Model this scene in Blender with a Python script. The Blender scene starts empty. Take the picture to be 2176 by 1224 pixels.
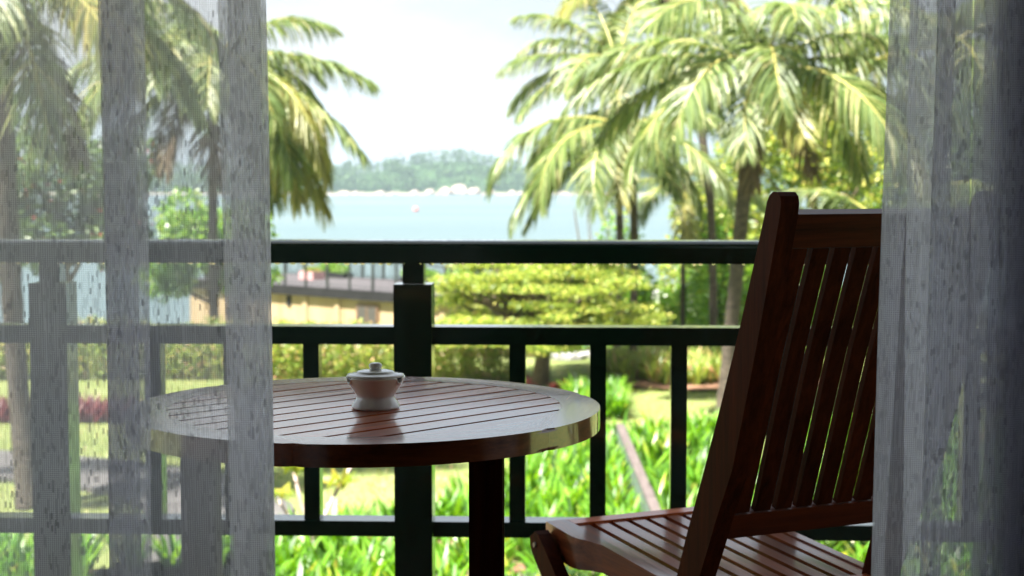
import bpy, bmesh, math, random
import numpy as np
from mathutils import Vector, Matrix, noise
R = math.radians
PI = math.pi
random.seed(7)
rng = np.random.default_rng(7)
scn = bpy.context.scene
col = scn.collection

# ------------------------------------------------------------------ camera, sky, sun, exposure
CAMZ = 4.0
cam_d = bpy.data.cameras.new('camera')
cam = bpy.data.objects.new('camera', cam_d)
col.objects.link(cam)
cam.location = (0, 0, CAMZ)
cam.rotation_euler = (R(90 - 3.85), 0, 0)
cam_d.sensor_width = 36
cam_d.lens = 54.6
cam_d.clip_start = 0.05
cam_d.clip_end = 12000
cam_d.dof.use_dof = True
cam_d.dof.focus_distance = 1.85
cam_d.dof.aperture_fstop = 8.6
cam_d.dof.aperture_blades = 8
scn.camera = cam

SUN_EL, SUN_AZ = 61.0, 221.0      # azimuth clockwise from +Y: high, behind the building and to the left
world = bpy.data.worlds.new('World')
scn.world = world
world.use_nodes = True
wt = world.node_tree
wt.nodes.clear()
w_out = wt.nodes.new('ShaderNodeOutputWorld')
w_bg = wt.nodes.new('ShaderNodeBackground')
w_sky = wt.nodes.new('ShaderNodeTexSky')
w_sky.sky_type = 'NISHITA'
w_sky.sun_disc = False
w_sky.sun_elevation = R(SUN_EL)
w_sky.sun_rotation = R(SUN_AZ)
w_sky.air_density = 1.0
w_sky.dust_density = 2.0
w_bg.inputs['Strength'].default_value = 0.05
w_tc = wt.nodes.new('ShaderNodeTexCoord')
w_map = wt.nodes.new('ShaderNodeMapping')
w_map.inputs['Scale'].default_value = (1.0, 1.0, 3.2)
w_map.inputs['Location'].default_value = (7.7, 0.4, 0.2)
w_n = wt.nodes.new('ShaderNodeTexNoise')
w_n.inputs['Scale'].default_value = 2.6
w_n.inputs['Detail'].default_value = 7
w_n.inputs['Roughness'].default_value = 0.55
w_r = wt.nodes.new('ShaderNodeValToRGB')
w_r.color_ramp.elements[0].position = 0.36
w_r.color_ramp.elements[0].color = (0.93, 0.93, 0.93, 1)
w_r.color_ramp.elements[1].position = 0.62
w_r.color_ramp.elements[1].color = (1, 1, 1, 1)
w_mix = wt.nodes.new('ShaderNodeMix')
w_mix.data_type = 'RGBA'
w_veil = wt.nodes.new('ShaderNodeValToRGB')
w_veil.color_ramp.elements[0].position = 0.50
w_veil.color_ramp.elements[0].color = (0.70, 0.785, 0.90, 1)
w_veil.color_ramp.elements[1].position = 0.64
w_veil.color_ramp.elements[1].color = (0.93, 0.95, 0.97, 1)
w_vs = wt.nodes.new('ShaderNodeVectorMath')
w_vs.operation = 'SCALE'
w_vs.inputs['Scale'].default_value = 3.45
wl = wt.links
wl.new(w_tc.outputs['Generated'], w_map.inputs['Vector'])
wl.new(w_map.outputs['Vector'], w_n.inputs['Vector'])
wl.new(w_n.outputs['Fac'], w_r.inputs['Fac'])
wl.new(w_r.outputs['Color'], w_mix.inputs[0])
wl.new(w_sky.outputs['Color'], w_mix.inputs[6])
wl.new(w_n.outputs['Fac'], w_veil.inputs['Fac'])
wl.new(w_veil.outputs['Color'], w_vs.inputs[0])
wl.new(w_vs.outputs[0], w_mix.inputs[7])
wl.new(w_mix.outputs[2], w_bg.inputs['Color'])
wl.new(w_bg.outputs['Background'], w_out.inputs['Surface'])

sun_d = bpy.data.lights.new('sun', 'SUN')
sun = bpy.data.objects.new('sun', sun_d)
col.objects.link(sun)
sun_d.energy = 4.6
sun_d.angle = R(2.5)
sun_d.color = (1.0, 0.95, 0.86)
sv = Vector((math.sin(R(SUN_AZ)) * math.cos(R(SUN_EL)), math.cos(R(SUN_AZ)) * math.cos(R(SUN_EL)), math.sin(R(SUN_EL))))
sun.rotation_euler = sv.to_track_quat('Z', 'Y').to_euler()
sun.location = (0, 0, 30)

scn.view_settings.view_transform = 'Standard'
scn.view_settings.look = 'None'
scn.view_settings.gamma = 1
scn.view_settings.use_curve_mapping = False
scn.view_settings.exposure = 2.55
scn.cycles.use_denoising = True
scn.cycles.transparent_max_bounces = 24
scn.cycles.max_bounces = 8
scn.cycles.diffuse_bounces = 6
scn.cycles.glossy_bounces = 4
scn.cycles.transmission_bounces = 4
scn.cycles.volume_bounces = 1
scn.cycles.sample_clamp_indirect = 6

# ------------------------------------------------------------------ materials
class NT:
    def __init__(s, name):
        s.m = bpy.data.materials.new(name)
        s.m.use_nodes = True
        s.t = s.m.node_tree
        s.t.nodes.clear()
        s.out = s.n('OutputMaterial')
    def n(s, kind, **kw):
        nd = s.t.nodes.new('ShaderNode' + kind)
        for k, v in kw.items():
            if k in ('ins',):
                for a, b in v.items():
                    nd.inputs[a].default_value = b
            else:
                setattr(nd, k, v)
        return nd
    def l(s, a, b):
        s.t.links.new(a, b)
    def ramp(s, fac, stops):
        r = s.n('ValToRGB')
        e = r.color_ramp.elements
        while len(e) < len(stops):
            e.new(0.5)
        for i, (p, c) in enumerate(stops):
            e[i].position = p
            e[i].color = (c[0], c[1], c[2], 1)
        s.l(fac, r.inputs['Fac'])
        return r.outputs['Color']
    def math(s, op, a, b=None, clamp=False):
        m = s.n('Math', operation=op, use_clamp=clamp)
        for i, v in enumerate((a, b)):
            if v is None:
                continue
            if isinstance(v, (int, float)):
                m.inputs[i].default_value = v
            else:
                s.l(v, m.inputs[i])
        return m.outputs[0]

def mat_plain(name, c1, c2, scale=6, rough=0.5, bump=0.1, spec=0.5, coat=0.0, stretch=(1, 1, 1), detail=5, dist=0.01):
    k = NT(name)
    tc = k.n('TexCoord')
    mp = k.n('Mapping', ins={'Scale': stretch})
    k.l(tc.outputs['Object'], mp.inputs['Vector'])
    nz = k.n('TexNoise', ins={'Scale': scale, 'Detail': detail, 'Roughness': 0.6})
    k.l(mp.outputs['Vector'], nz.inputs['Vector'])
    c = k.ramp(nz.outputs['Fac'], [(0.3, c1), (0.7, c2)])
    p = k.n('BsdfPrincipled', ins={'Roughness': rough, 'Specular IOR Level': spec, 'Coat Weight': coat, 'Coat Roughness': 0.08})
    k.l(c, p.inputs['Base Color'])
    if bump:
        b = k.n('Bump', ins={'Strength': bump, 'Distance': dist})
        k.l(nz.outputs['Fac'], b.inputs['Height'])
        k.l(b.outputs['Normal'], p.inputs['Normal'])
    k.l(p.outputs['BSDF'], k.out.inputs['Surface'])
    return k.m

def mat_wood(name, dark, light, axis=0, rough=0.22, coat=0.35, spec=0.5):
    """varnished hardwood, grain along the local axis"""
    k = NT(name)
    tc = k.n('TexCoord')
    oi = k.n('ObjectInfo')
    ad = k.n('VectorMath', operation='ADD')
    sc = k.n('VectorMath', operation='SCALE', ins={'Scale': 7.0})
    cb = k.n('CombineXYZ')
    k.l(oi.outputs['Random'], cb.inputs[0]); k.l(oi.outputs['Random'], cb.inputs[1]); k.l(oi.outputs['Random'], cb.inputs[2])
    k.l(cb.outputs[0], sc.inputs[0])
    k.l(tc.outputs['Object'], ad.inputs[0]); k.l(sc.outputs[0], ad.inputs[1])
    st = [26.0, 26.0, 26.0]
    st[axis] = 1.4
    mp = k.n('Mapping', ins={'Scale': st})
    k.l(ad.outputs[0], mp.inputs['Vector'])
    n1 = k.n('TexNoise', ins={'Scale': 1.6, 'Detail': 6, 'Roughness': 0.65, 'Distortion': 0.6})
    k.l(mp.outputs['Vector'], n1.inputs['Vector'])
    mp2 = k.n('Mapping', ins={'Scale': [v * (6 if i != axis else 5) for i, v in enumerate(st)]})
    k.l(ad.outputs[0], mp2.inputs['Vector'])
    n2 = k.n('TexNoise', ins={'Scale': 1.5, 'Detail': 3, 'Roughness': 0.7})
    k.l(mp2.outputs['Vector'], n2.inputs['Vector'])
    mixf = k.math('ADD', k.math('MULTIPLY', n1.outputs['Fac'], 0.7), k.math('MULTIPLY', n2.outputs['Fac'], 0.3))
    c = k.ramp(mixf, [(0.32, dark), (0.66, light)])
    hs = k.n('HueSaturation', ins={'Fac': 1.0})
    k.l(c, hs.inputs['Color'])
    k.l(k.math('ADD', k.math('MULTIPLY', oi.outputs['Random'], 0.5), 0.75), hs.inputs['Value'])
    p = k.n('BsdfPrincipled', ins={'Coat Weight': coat, 'Coat Roughness': 0.11, 'Coat IOR': 1.65, 'Specular IOR Level': spec})
    k.l(hs.outputs['Color'], p.inputs['Base Color'])
    if coat > 0.5:
        k.l(k.math('ADD', k.math('MULTIPLY', mixf, 0.30), -0.05, clamp=True), p.inputs['Coat Roughness'])
    k.l(k.math('ADD', k.math('MULTIPLY', n1.outputs['Fac'], 0.18), rough - 0.10), p.inputs['Roughness'])
    b = k.n('Bump', ins={'Strength': 0.035, 'Distance': 0.0010})
    k.l(mixf, b.inputs['Height'])
    k.l(b.outputs['Normal'], p.inputs['Normal'])
    k.l(p.outputs['BSDF'], k.out.inputs['Surface'])
    return k.m

def mat_leaf(name, stops, trans=0.4, rough=0.38, spec=0.5, tcol=None):
    """leaves: each leaf its own tone, light passing through"""
    k = NT(name)
    g = k.n('NewGeometry')
    c = k.ramp(g.outputs['Random Per Island'], stops)
    p = k.n('BsdfPrincipled', ins={'Roughness': rough, 'Specular IOR Level': spec})
    k.l(c, p.inputs['Base Color'])
    t = k.n('BsdfTranslucent')
    hs = k.n('HueSaturation', ins={'Hue': 0.488, 'Saturation': 1.05, 'Value': 1.5})
    k.l(c, hs.inputs['Color'])
    k.l(hs.outputs['Color'], t.inputs['Color'])
    mx = k.n('MixShader', ins={'Fac': trans})
    k.l(p.outputs['BSDF'], mx.inputs[1]); k.l(t.outputs['BSDF'], mx.inputs[2])
    k.l(mx.outputs[0], k.out.inputs['Surface'])
    return k.m

M = {}
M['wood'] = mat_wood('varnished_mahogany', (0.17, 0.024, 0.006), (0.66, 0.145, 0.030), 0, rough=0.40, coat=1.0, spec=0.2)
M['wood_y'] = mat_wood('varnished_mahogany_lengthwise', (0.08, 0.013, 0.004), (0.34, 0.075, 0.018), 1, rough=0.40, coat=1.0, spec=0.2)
M['wood_z'] = mat_wood('shaded_mahogany_upright', (0.026, 0.0048, 0.0017), (0.100, 0.019, 0.0055), 2, rough=0.5, coat=0.0, spec=0.04)  # same mahogany, darkened and dulled: shade on the uprights is in the colour
M['wood_face'] = mat_wood('shaded_mahogany_face', (0.03, 0.005, 0.0016), (0.13, 0.024, 0.006), 0, rough=0.40, coat=0.05, spec=0.12)  # darker copy of the mahogany, with the rails' shade mixed into it
M['brass'] = mat_plain('dull_metal', (0.25, 0.22, 0.18), (0.4, 0.36, 0.3), 60, 0.35, 0.05)
M['green'] = mat_plain('dark_green_gloss_paint', (0.007, 0.030, 0.021), (0.010, 0.038, 0.028), 30, 0.2, 0.05, coat=0.9, dist=0.001)
M['porcelain'] = mat_plain('white_glazed_porcelain', (0.86, 0.84, 0.80), (0.90, 0.885, 0.85), 9, 0.12, 0.0, coat=0.6)
M['plaster'] = mat_plain('cream_plaster', (0.20, 0.17, 0.13), (0.24, 0.21, 0.16), 3, 0.8, 0.1)
M['ceiling'] = mat_plain('dark_timber_ceiling', (0.05, 0.03, 0.018), (0.08, 0.05, 0.03), 3, 0.7, 0.1)
M['tile'] = mat_plain('terracotta_floor', (0.10, 0.05, 0.03), (0.15, 0.075, 0.045), 4, 0.5, 0.1)
M['bark'] = mat_plain('palm_bark', (0.016, 0.012, 0.008), (0.105, 0.082, 0.06), 3, 0.85, 0.8, stretch=(2.5, 2.5, 6), dist=0.03)
M['bark2'] = mat_plain('tree_bark', (0.06, 0.04, 0.03), (0.17, 0.13, 0.09), 6, 0.85, 0.8, stretch=(3, 3, 1), dist=0.02)
M['fibre'] = mat_plain('brown_palm_fibre', (0.03, 0.018, 0.010), (0.10, 0.065, 0.035), 14, 0.9, 0.8, dist=0.03)
M['rachis'] = mat_plain('yellow_leaf_stalk', (0.30, 0.27, 0.07), (0.42, 0.38, 0.12), 5, 0.4, 0.0)
M['frond'] = mat_leaf('palm_leaflet', [(0.0, (0.062, 0.106, 0.031)), (0.4, (0.123, 0.185, 0.052)), (0.75, (0.202, 0.263, 0.084)), (0.93, (0.325, 0.358, 0.146)), (1.0, (0.426, 0.381, 0.202))], 0.45, 0.45, 0.6)
M['frond_yellow'] = mat_leaf('yellowing_palm_leaflet', [(0.0, (0.15, 0.19, 0.045)), (0.5, (0.25, 0.27, 0.07)), (1.0, (0.42, 0.37, 0.14))], 0.45, 0.45, 0.6)
M['frond_dead'] = mat_leaf('dry_palm_leaflet', [(0.0, (0.07, 0.05, 0.03)), (1.0, (0.22, 0.17, 0.11))], 0.25, 0.7, 0.2)
M['strap'] = mat_leaf('strap_leaf', [(0.0, (0.022, 0.068, 0.006)), (0.25, (0.054, 0.162, 0.010)), (0.6, (0.102, 0.270, 0.014)), (0.92, (0.180, 0.365, 0.024)), (0.98, (0.360, 0.432, 0.048)), (1.0, (0.312, 0.257, 0.064))], 0.42, 0.40, 0.6)
M['hedge'] = mat_leaf('hedge_leaf', [(0.0, (0.098, 0.164, 0.026)), (0.5, (0.213, 0.311, 0.050)), (0.82, (0.392, 0.425, 0.083)), (0.93, (0.491, 0.327, 0.164)), (1.0, (0.589, 0.327, 0.229))], 0.4, 0.4)
M['feather'] = mat_leaf('feathery_leaf', [(0.0, (0.074, 0.139, 0.025)), (0.5, (0.209, 0.298, 0.041)), (0.85, (0.416, 0.468, 0.074)), (1.0, (0.688, 0.595, 0.186))], 0.42, 0.45)
M['shrub'] = mat_leaf('shrub_leaf', [(0.0, (0.069, 0.165, 0.016)), (0.5, (0.138, 0.302, 0.027)), (0.9, (0.261, 0.413, 0.055)), (1.0, (0.413, 0.468, 0.096))], 0.42, 0.33, 0.7)
M['dark_leaf'] = mat_leaf('dark_leaf', [(0.0, (0.036, 0.072, 0.016)), (0.6, (0.072, 0.132, 0.026)), (0.9, (0.120, 0.192, 0.042)), (1.0, (0.144, 0.216, 0.048))], 0.3, 0.35, 0.6)
M['croton'] = mat_leaf('variegated_leaf', [(0.0, (0.02, 0.05, 0.010)), (0.6, (0.05, 0.11, 0.015)), (0.85, (0.12, 0.2, 0.02)), (0.93, (0.5, 0.42, 0.05)), (1.0, (0.55, 0.36, 0.05))], 0.3, 0.25, 0.8)
M['red_leaf'] = mat_leaf('red_leaf', [(0.0, (0.084, 0.015, 0.014)), (0.6, (0.156, 0.030, 0.034)), (1.0, (0.204, 0.076, 0.058))], 0.35, 0.4)
M['flower'] = mat_leaf('red_blossom', [(0.0, (0.5, 0.05, 0.03)), (1.0, (0.65, 0.12, 0.06))], 0.3, 0.8, 0.1)
M['young'] = mat_leaf('young_yellow_leaf', [(0.0, (0.12, 0.20, 0.03)), (0.6, (0.22, 0.28, 0.035)), (1.0, (0.40, 0.32, 0.05))], 0.45, 0.45)
M['branch'] = mat_plain('pinkish_branch', (0.36, 0.27, 0.24), (0.48, 0.37, 0.33), 9, 0.7, 0.2)
M['forest'] = mat_leaf('far_canopy', [(0.0, (0.017, 0.044, 0.013)), (0.6, (0.033, 0.075, 0.020)), (1.0, (0.066, 0.114, 0.030))], 0.15, 0.6, 0.2)
M['rock'] = mat_plain('pale_granite', (0.22, 0.16, 0.135), (0.38, 0.31, 0.27), 0.25, 0.85, 0.5, dist=0.4)
M['sand'] = mat_plain('beach_sand', (0.20, 0.155, 0.13), (0.27, 0.215, 0.18), 0.1, 0.9, 0.2)
M['soil'] = mat_plain('brown_soil', (0.14, 0.07, 0.04), (0.24, 0.13, 0.08), 4, 0.9, 0.6, dist=0.03)
M['path'] = mat_plain('grey_path', (0.06, 0.056, 0.056), (0.10, 0.096, 0.094), 3, 0.85, 0.4, dist=0.02)
M['slab'] = mat_plain('grey_stone_slab', (0.26, 0.25, 0.26), (0.38, 0.37, 0.38), 3, 0.7, 0.4, dist=0.01)
M['deck'] = mat_plain('grey_roof_deck', (0.055, 0.049, 0.055), (0.08, 0.072, 0.08), 1.2, 0.8, 0.2)
M['deckedge'] = mat_plain('charcoal_roof_edge', (0.010, 0.010, 0.011), (0.02, 0.02, 0.022), 2, 0.8, 0.2, spec=0.15)
M['cream'] = mat_plain('stained_cream_render', (0.27, 0.19, 0.10), (0.36, 0.28, 0.18), 0.9, 0.85, 0.2, stretch=(2.2, 2.2, 0.25))
M['frame_brown'] = mat_plain('brown_window_frame', (0.10, 0.055, 0.03), (0.15, 0.085, 0.05), 6, 0.6, 0.1)
M['glass_grey'] = mat_plain('dusty_grey_glass', (0.04, 0.036, 0.036), (0.065, 0.06, 0.06), 4, 0.3, 0.0)
M['iron'] = mat_plain('dark_iron_paint', (0.02, 0.024, 0.024), (0.035, 0.04, 0.04), 8, 0.45, 0.1)
M['white'] = mat_plain('white_wall_paint', (0.66, 0.66, 0.66), (0.76, 0.76, 0.75), 2, 0.7, 0.1)
M['roofgrey'] = mat_plain('grey_roof_shingle', (0.16, 0.14, 0.15), (0.25, 0.22, 0.23), 6, 0.8, 0.4)
M['coping'] = mat_plain('pinkish_weathered_timber', (0.075, 0.058, 0.056), (0.13, 0.105, 0.10), 4, 0.7, 0.3, stretch=(6, 1, 6))
M['wallgreen'] = mat_plain('blue_green_wall', (0.08, 0.13, 0.11), (0.15, 0.20, 0.17), 5, 0.8, 0.4)  # mottled blue-green wall side below the coping
M['pink'] = mat_plain('faded_pink_plastic', (0.5, 0.26, 0.26), (0.56, 0.32, 0.31), 6, 0.5, 0.0)
M['buoy'] = mat_plain('red_buoy_paint', (0.50, 0.14, 0.14), (0.55, 0.18, 0.17), 2, 0.4, 0.0)

def mat_lawn():
    k = NT('mown_lawn')
    tc = k.n('TexCoord')
    n1 = k.n('TexNoise', ins={'Scale': 0.35, 'Detail': 5, 'Roughness': 0.6})
    n2 = k.n('TexNoise', ins={'Scale': 9.0, 'Detail': 6, 'Roughness': 0.75})
    k.l(tc.outputs['Object'], n1.inputs['Vector']); k.l(tc.outputs['Object'], n2.inputs['Vector'])
    f = k.math('ADD', k.math('MULTIPLY', n1.outputs['Fac'], 0.55), k.math('MULTIPLY', n2.outputs['Fac'], 0.45))
    c = k.ramp(f, [(0.30, (0.09, 0.125, 0.035)), (0.5, (0.165, 0.20, 0.065)), (0.72, (0.235, 0.245, 0.105))])
    p = k.n('BsdfPrincipled', ins={'Roughness': 0.8, 'Specular IOR Level': 0.2})
    k.l(c, p.inputs['Base Color'])
    b = k.n('Bump', ins={'Strength': 0.6, 'Distance': 0.04})
    k.l(n2.outputs['Fac'], b.inputs['Height']); k.l(b.outputs['Normal'], p.inputs['Normal'])
    k.l(p.outputs['BSDF'], k.out.inputs['Surface'])
    return k.m
M['lawn'] = mat_lawn()

def mat_sea():
    k = NT('shallow_turquoise_sea')
    tc = k.n('TexCoord')
    n1 = k.n('TexNoise', ins={'Scale': 0.012, 'Detail': 4, 'Roughness': 0.55})
    mp = k.n('Mapping', ins={'Scale': (0.25, 1.0, 1.0)})
    k.l(tc.outputs['Object'], mp.inputs['Vector'])
    k.l(mp.outputs['Vector'], n1.inputs['Vector'])
    c = k.ramp(n1.outputs['Fac'], [(0.3, (0.055, 0.098, 0.108)), (0.7, (0.098, 0.135, 0.142))])
    p = k.n('BsdfPrincipled', ins={'Roughness': 0.35, 'Specular IOR Level': 0.4})
    k.l(c, p.inputs['Base Color'])
    n2 = k.n('TexNoise', ins={'Scale': 0.35, 'Detail': 8, 'Roughness': 0.7})
    k.l(tc.outputs['Object'], n2.inputs['Vector'])
    b = k.n('Bump', ins={'Strength': 0.8, 'Distance': 0.5})
    k.l(n2.outputs['Fac'], b.inputs['Height']); k.l(b.outputs['Normal'], p.inputs['Normal'])
    k.l(p.outputs['BSDF'], k.out.inputs['Surface'])
    return k.m
M['sea'] = mat_sea()

def mat_sheer():
    """open-weave sheer: a mesh of fine threads, with thicker slubs scattered along the warp"""
    k = NT('sheer_slub_voile')
    uv = k.n('UVMap')
    sp = k.n('SeparateXYZ')
    k.l(uv.outputs['UV'], sp.inputs[0])
    u, v = sp.outputs[0], sp.outputs[1]
    P = 0.0021
    def thread(c, cover):
        fr = k.math('FRACT', k.math('DIVIDE', c, P))
        d = k.math('ABSOLUTE', k.math('SUBTRACT', fr, 0.5))
        return k.math('LESS_THAN', d, cover / 2)
    th = k.math('MAXIMUM', thread(u, 0.36), thread(v, 0.30))
    base = k.math('ADD', k.math('MULTIPLY', th, 0.24), 0.29)
    # slubs
    def slub(pw, ph, thr, off):
        cu = k.math('FLOOR', k.math('DIVIDE', k.math('ADD', u, off), pw))
        wn = k.n('TexWhiteNoise', noise_dimensions='1D')
        k.l(cu, wn.inputs['W'])
        cv = k.math('FLOOR', k.math('ADD', k.math('DIVIDE', v, ph), k.math('MULTIPLY', wn.outputs['Value'], 37.0)))
        w2 = k.n('TexWhiteNoise', noise_dimensions='2D')
        cb = k.n('CombineXYZ')
        k.l(cu, cb.inputs[0]); k.l(cv, cb.inputs[1])
        k.l(cb.outputs[0], w2.inputs['Vector'])
        return k.math('GREATER_THAN', w2.outputs['Value'], thr)
    s1 = slub(0.0017, 0.011, 0.80, 0.0)
    s2 = slub(0.0021, 0.0062, 0.94, 0.4)
    s3 = slub(0.0014, 0.050, 0.86, 0.9)
    big = k.n('TexNoise', ins={'Scale': 3.0, 'Detail': 3})
    mpn = k.n('Mapping', ins={'Scale': (9, 2.2, 1)})
    k.l(uv.outputs['UV'], mpn.inputs['Vector']); k.l(mpn.outputs['Vector'], big.inputs['Vector'])
    sl = k.math('MAXIMUM', k.math('MULTIPLY', s1, 0.56), k.math('MAXIMUM', k.math('MULTIPLY', s2, 0.76), k.math('MULTIPLY', s3, 0.50)))
    sl = k.math('MULTIPLY', sl, k.math('MULTIPLY', big.outputs['Fac'], 1.75, clamp=True))
    a = k.math('MAXIMUM', base, sl, clamp=True)
    a = k.math('ADD', a, 0.04, clamp=True)
    tr = k.n('BsdfTransparent')
    df = k.n('BsdfDiffuse', ins={'Color': (0.78, 0.77, 0.86, 1)})
    tl = k.n('BsdfTranslucent', ins={'Color': (0.84, 0.84, 0.98, 1)})
    # thick yarn lets less light through than the open mesh
    thick = k.math('MAXIMUM', s2, k.math('MULTIPLY', s1, 0.55))
    for sh, full in ((df, (0.80, 0.79, 0.84, 1)), (tl, (0.87, 0.87, 0.96, 1))):
        mc = k.n('Mix', data_type='RGBA')
        mc.inputs[6].default_value = full
        mc.inputs[7].default_value = [v * (0.70 if sh is df else 0.48) for v in full[:3]] + [1]
        k.l(thick, mc.inputs[0])
        k.l(mc.outputs[2], sh.inputs['Color'])
    m1 = k.n('MixShader', ins={'Fac': 0.68})
    k.l(df.outputs[0], m1.inputs[1]); k.l(tl.outputs[0], m1.inputs[2])
    m2 = k.n('MixShader')
    k.l(a, m2.inputs['Fac']); k.l(tr.outputs[0], m2.inputs[1]); k.l(m1.outputs[0], m2.inputs[2])
    k.l(m2.outputs[0], k.out.inputs['Surface'])
    return k.m
M['sheer'] = mat_sheer()

def mat_water_drop():
    """thin clear water: shows what is under it, with the sky's gleam on its curve"""
    k = NT('rain_water')
    lw = k.n('LayerWeight', ins={'Blend': 0.18})
    ge = k.n('NewGeometry')
    fr = k.math('MULTIPLY', lw.outputs['Fresnel'], k.math('SUBTRACT', 1.0, ge.outputs['Backfacing']))
    tr = k.n('BsdfTransparent', ins={'Color': (0.96, 0.96, 0.96, 1)})
    gl = k.n('BsdfGlossy', ins={'Roughness': 0.05})
    mx = k.n('MixShader')
    k.l(fr, mx.inputs['Fac']); k.l(tr.outputs[0], mx.inputs[1]); k.l(gl.outputs[0], mx.inputs[2])
    k.l(mx.outputs[0], k.out.inputs['Surface'])
    return k.m
M['drop'] = mat_water_drop()
def mat_hanging():
    k = NT('hanging_rain_drop')
    p = k.n('BsdfPrincipled', ins={'Base Color': (0.85, 0.9, 0.88, 1), 'Roughness': 0.0, 'IOR': 1.33, 'Transmission Weight': 1.0})
    k.l(p.outputs['BSDF'], k.out.inputs['Surface'])
    return k.m
M['hanging'] = mat_hanging()

# ------------------------------------------------------------------ object helpers
def tag(o, label=None, cat=None, group=None, kind=None):
    if label: o['label'] = label
    if cat: o['category'] = cat
    if group: o['group'] = group
    if kind: o['kind'] = kind
    return o

def empty(name, loc=(0, 0, 0), rz=0.0):
    o = bpy.data.objects.new(name, None)
    col.objects.link(o)
    o.location = loc
    o.rotation_euler = (0, 0, rz)
    o.empty_display_size = 0.1
    return o

def link(name, me, parent=None, loc=None, rot=None):
    o = bpy.data.objects.new(name, me)
    col.objects.link(o)
    if parent: o.parent = parent
    if loc is not None: o.location = loc
    if rot is not None: o.rotation_euler = rot
    return o

def mesh_py(name, verts, faces, mats, smooth=False, mi=None):
    me = bpy.data.meshes.new(name)
    me.from_pydata([tuple(v) for v in verts], [], faces)
    for m in (mats if isinstance(mats, (list, tuple)) else [mats]):
        me.materials.append(m)
    if mi is not None:
        me.polygons.foreach_set('material_index', mi)
    if smooth:
        me.polygons.foreach_set('use_smooth', [True] * len(me.polygons))
    me.update()
    return me

def bm_mesh(name, bm, mats, smooth=False, bevel=0.0, seg=1):
    if bevel:
        es = [e for e in bm.edges if len(e.link_faces) == 2 and e.calc_face_angle(0) > 0.5]
        bmesh.ops.bevel(bm, geom=es, offset=bevel, segments=seg, profile=0.6, affect='EDGES', clamp_overlap=True)
    bmesh.ops.recalc_face_normals(bm, faces=bm.faces)
    me = bpy.data.meshes.new(name)
    bm.to_mesh(me)
    bm.free()
    for m in (mats if isinstance(mats, (list, tuple)) else [mats]):
        me.materials.append(m)
    if smooth:
        me.polygons.foreach_set('use_smooth', [True] * len(me.polygons))
    return me

def add_box(bm, x0, x1, y0, y1, z0, z1):
    vs = [bm.verts.new((x, y, z)) for z in (z0, z1) for x, y in ((x0, y0), (x1, y0), (x1, y1), (x0, y1))]
    for f in ((3, 2, 1, 0), (4, 5, 6, 7), (0, 1, 5, 4), (1, 2, 6, 5), (2, 3, 7, 6), (3, 0, 4, 7)):
        bm.faces.new([vs[i] for i in f])

def box(name, x0, x1, y0, y1, z0, z1, m, parent=None, bevel=0.0, seg=1):
    """a box whose object origin is its own centre"""
    cx, cy, cz = (x0 + x1) / 2, (y0 + y1) / 2, (z0 + z1) / 2
    bm = bmesh.new()
    add_box(bm, x0 - cx, x1 - cx, y0 - cy, y1 - cy, z0 - cz, z1 - cz)
    return link(name, bm_mesh(name, bm, m, bevel=bevel, seg=seg), parent, (cx, cy, cz))

def prism_mesh(name, poly, lo, hi, m, axis='x', bevel=0.0, seg=1, smooth=False):
    """outline extruded between lo and hi. axis x: poly is (y,z); axis z: poly is (x,y)"""
    bm = bmesh.new()
    def P(a, b, t):
        return (t, a, b) if axis == 'x' else (a, b, t)
    A = [bm.verts.new(P(a, b, lo)) for a, b in poly]
    B = [bm.verts.new(P(a, b, hi)) for a, b in poly]
    bm.faces.new(A)
    bm.faces.new(B[::-1])
    n = len(poly)
    for i in range(n):
        bm.faces.new((A[i], A[(i + 1) % n], B[(i + 1) % n], B[i]))
    return bm_mesh(name, bm, m, bevel=bevel, seg=seg, smooth=smooth)

def tube(verts, faces, pts, radii, n=8, cap=True):
    """append a tapered tube to verts/faces"""
    base0 = len(verts)
    pts = [Vector(p) for p in pts]
    for i, p in enumerate(pts):
        d = (pts[min(i + 1, len(pts) - 1)] - pts[max(i - 1, 0)]).normalized()
        a = d.cross(Vector((0.13, 0.91, 0.31))).normalized()
        b = d.cross(a)
        for k in range(n):
            t = 2 * PI * k / n
            verts.append(p + (a * math.cos(t) + b * math.sin(t)) * radii[i])
    for i in range(len(pts) - 1):
        for k in range(n):
            a0 = base0 + i * n + k
            a1 = base0 + i * n + (k + 1) % n
            faces.append((a0, a1, a1 + n, a0 + n))
    if cap:
        faces.append(tuple(base0 + k for k in range(n))[::-1])
        faces.append(tuple(base0 + (len(pts) - 1) * n + k for k in range(n)))

def lathe_mesh(name, prof, m, n=48, notch=None):
    vs, fs = [], []
    for j, (r, z) in enumerate(prof):
        for k in range(n):
            t = 2 * PI * k / n
            zz = z
            if notch and j in notch[0]:
                for a in notch[1]:
                    dd = abs((t - a + PI) % (2 * PI) - PI)
                    if dd < notch[2]:
                        zz = z - notch[3] * (0.5 + 0.5 * math.cos(PI * min(1, (dd / notch[2]) ** 2)))
            vs.append((r * math.cos(t), r * math.sin(t), zz))
    for j in range(len(prof) - 1):
        for k in range(n):
            a, b = j * n + k, j * n + (k + 1) % n
            fs.append((a, b, b + n, a + n))
    if prof[0][0] > 1e-5: fs.append(tuple(range(n))[::-1])
    if prof[-1][0] > 1e-5: fs.append(tuple((len(prof) - 1) * n + k for k in range(n)))
    bm = bmesh.new()
    me = mesh_py(name, vs, fs, m)
    bm.from_mesh(me)
    bmesh.ops.remove_doubles(bm, verts=bm.verts, dist=1e-6)
    bmesh.ops.recalc_face_normals(bm, faces=bm.faces)
    bm.to_mesh(me)
    bm.free()
    me.polygons.foreach_set('use_smooth', [True] * len(me.polygons))
    return me

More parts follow.
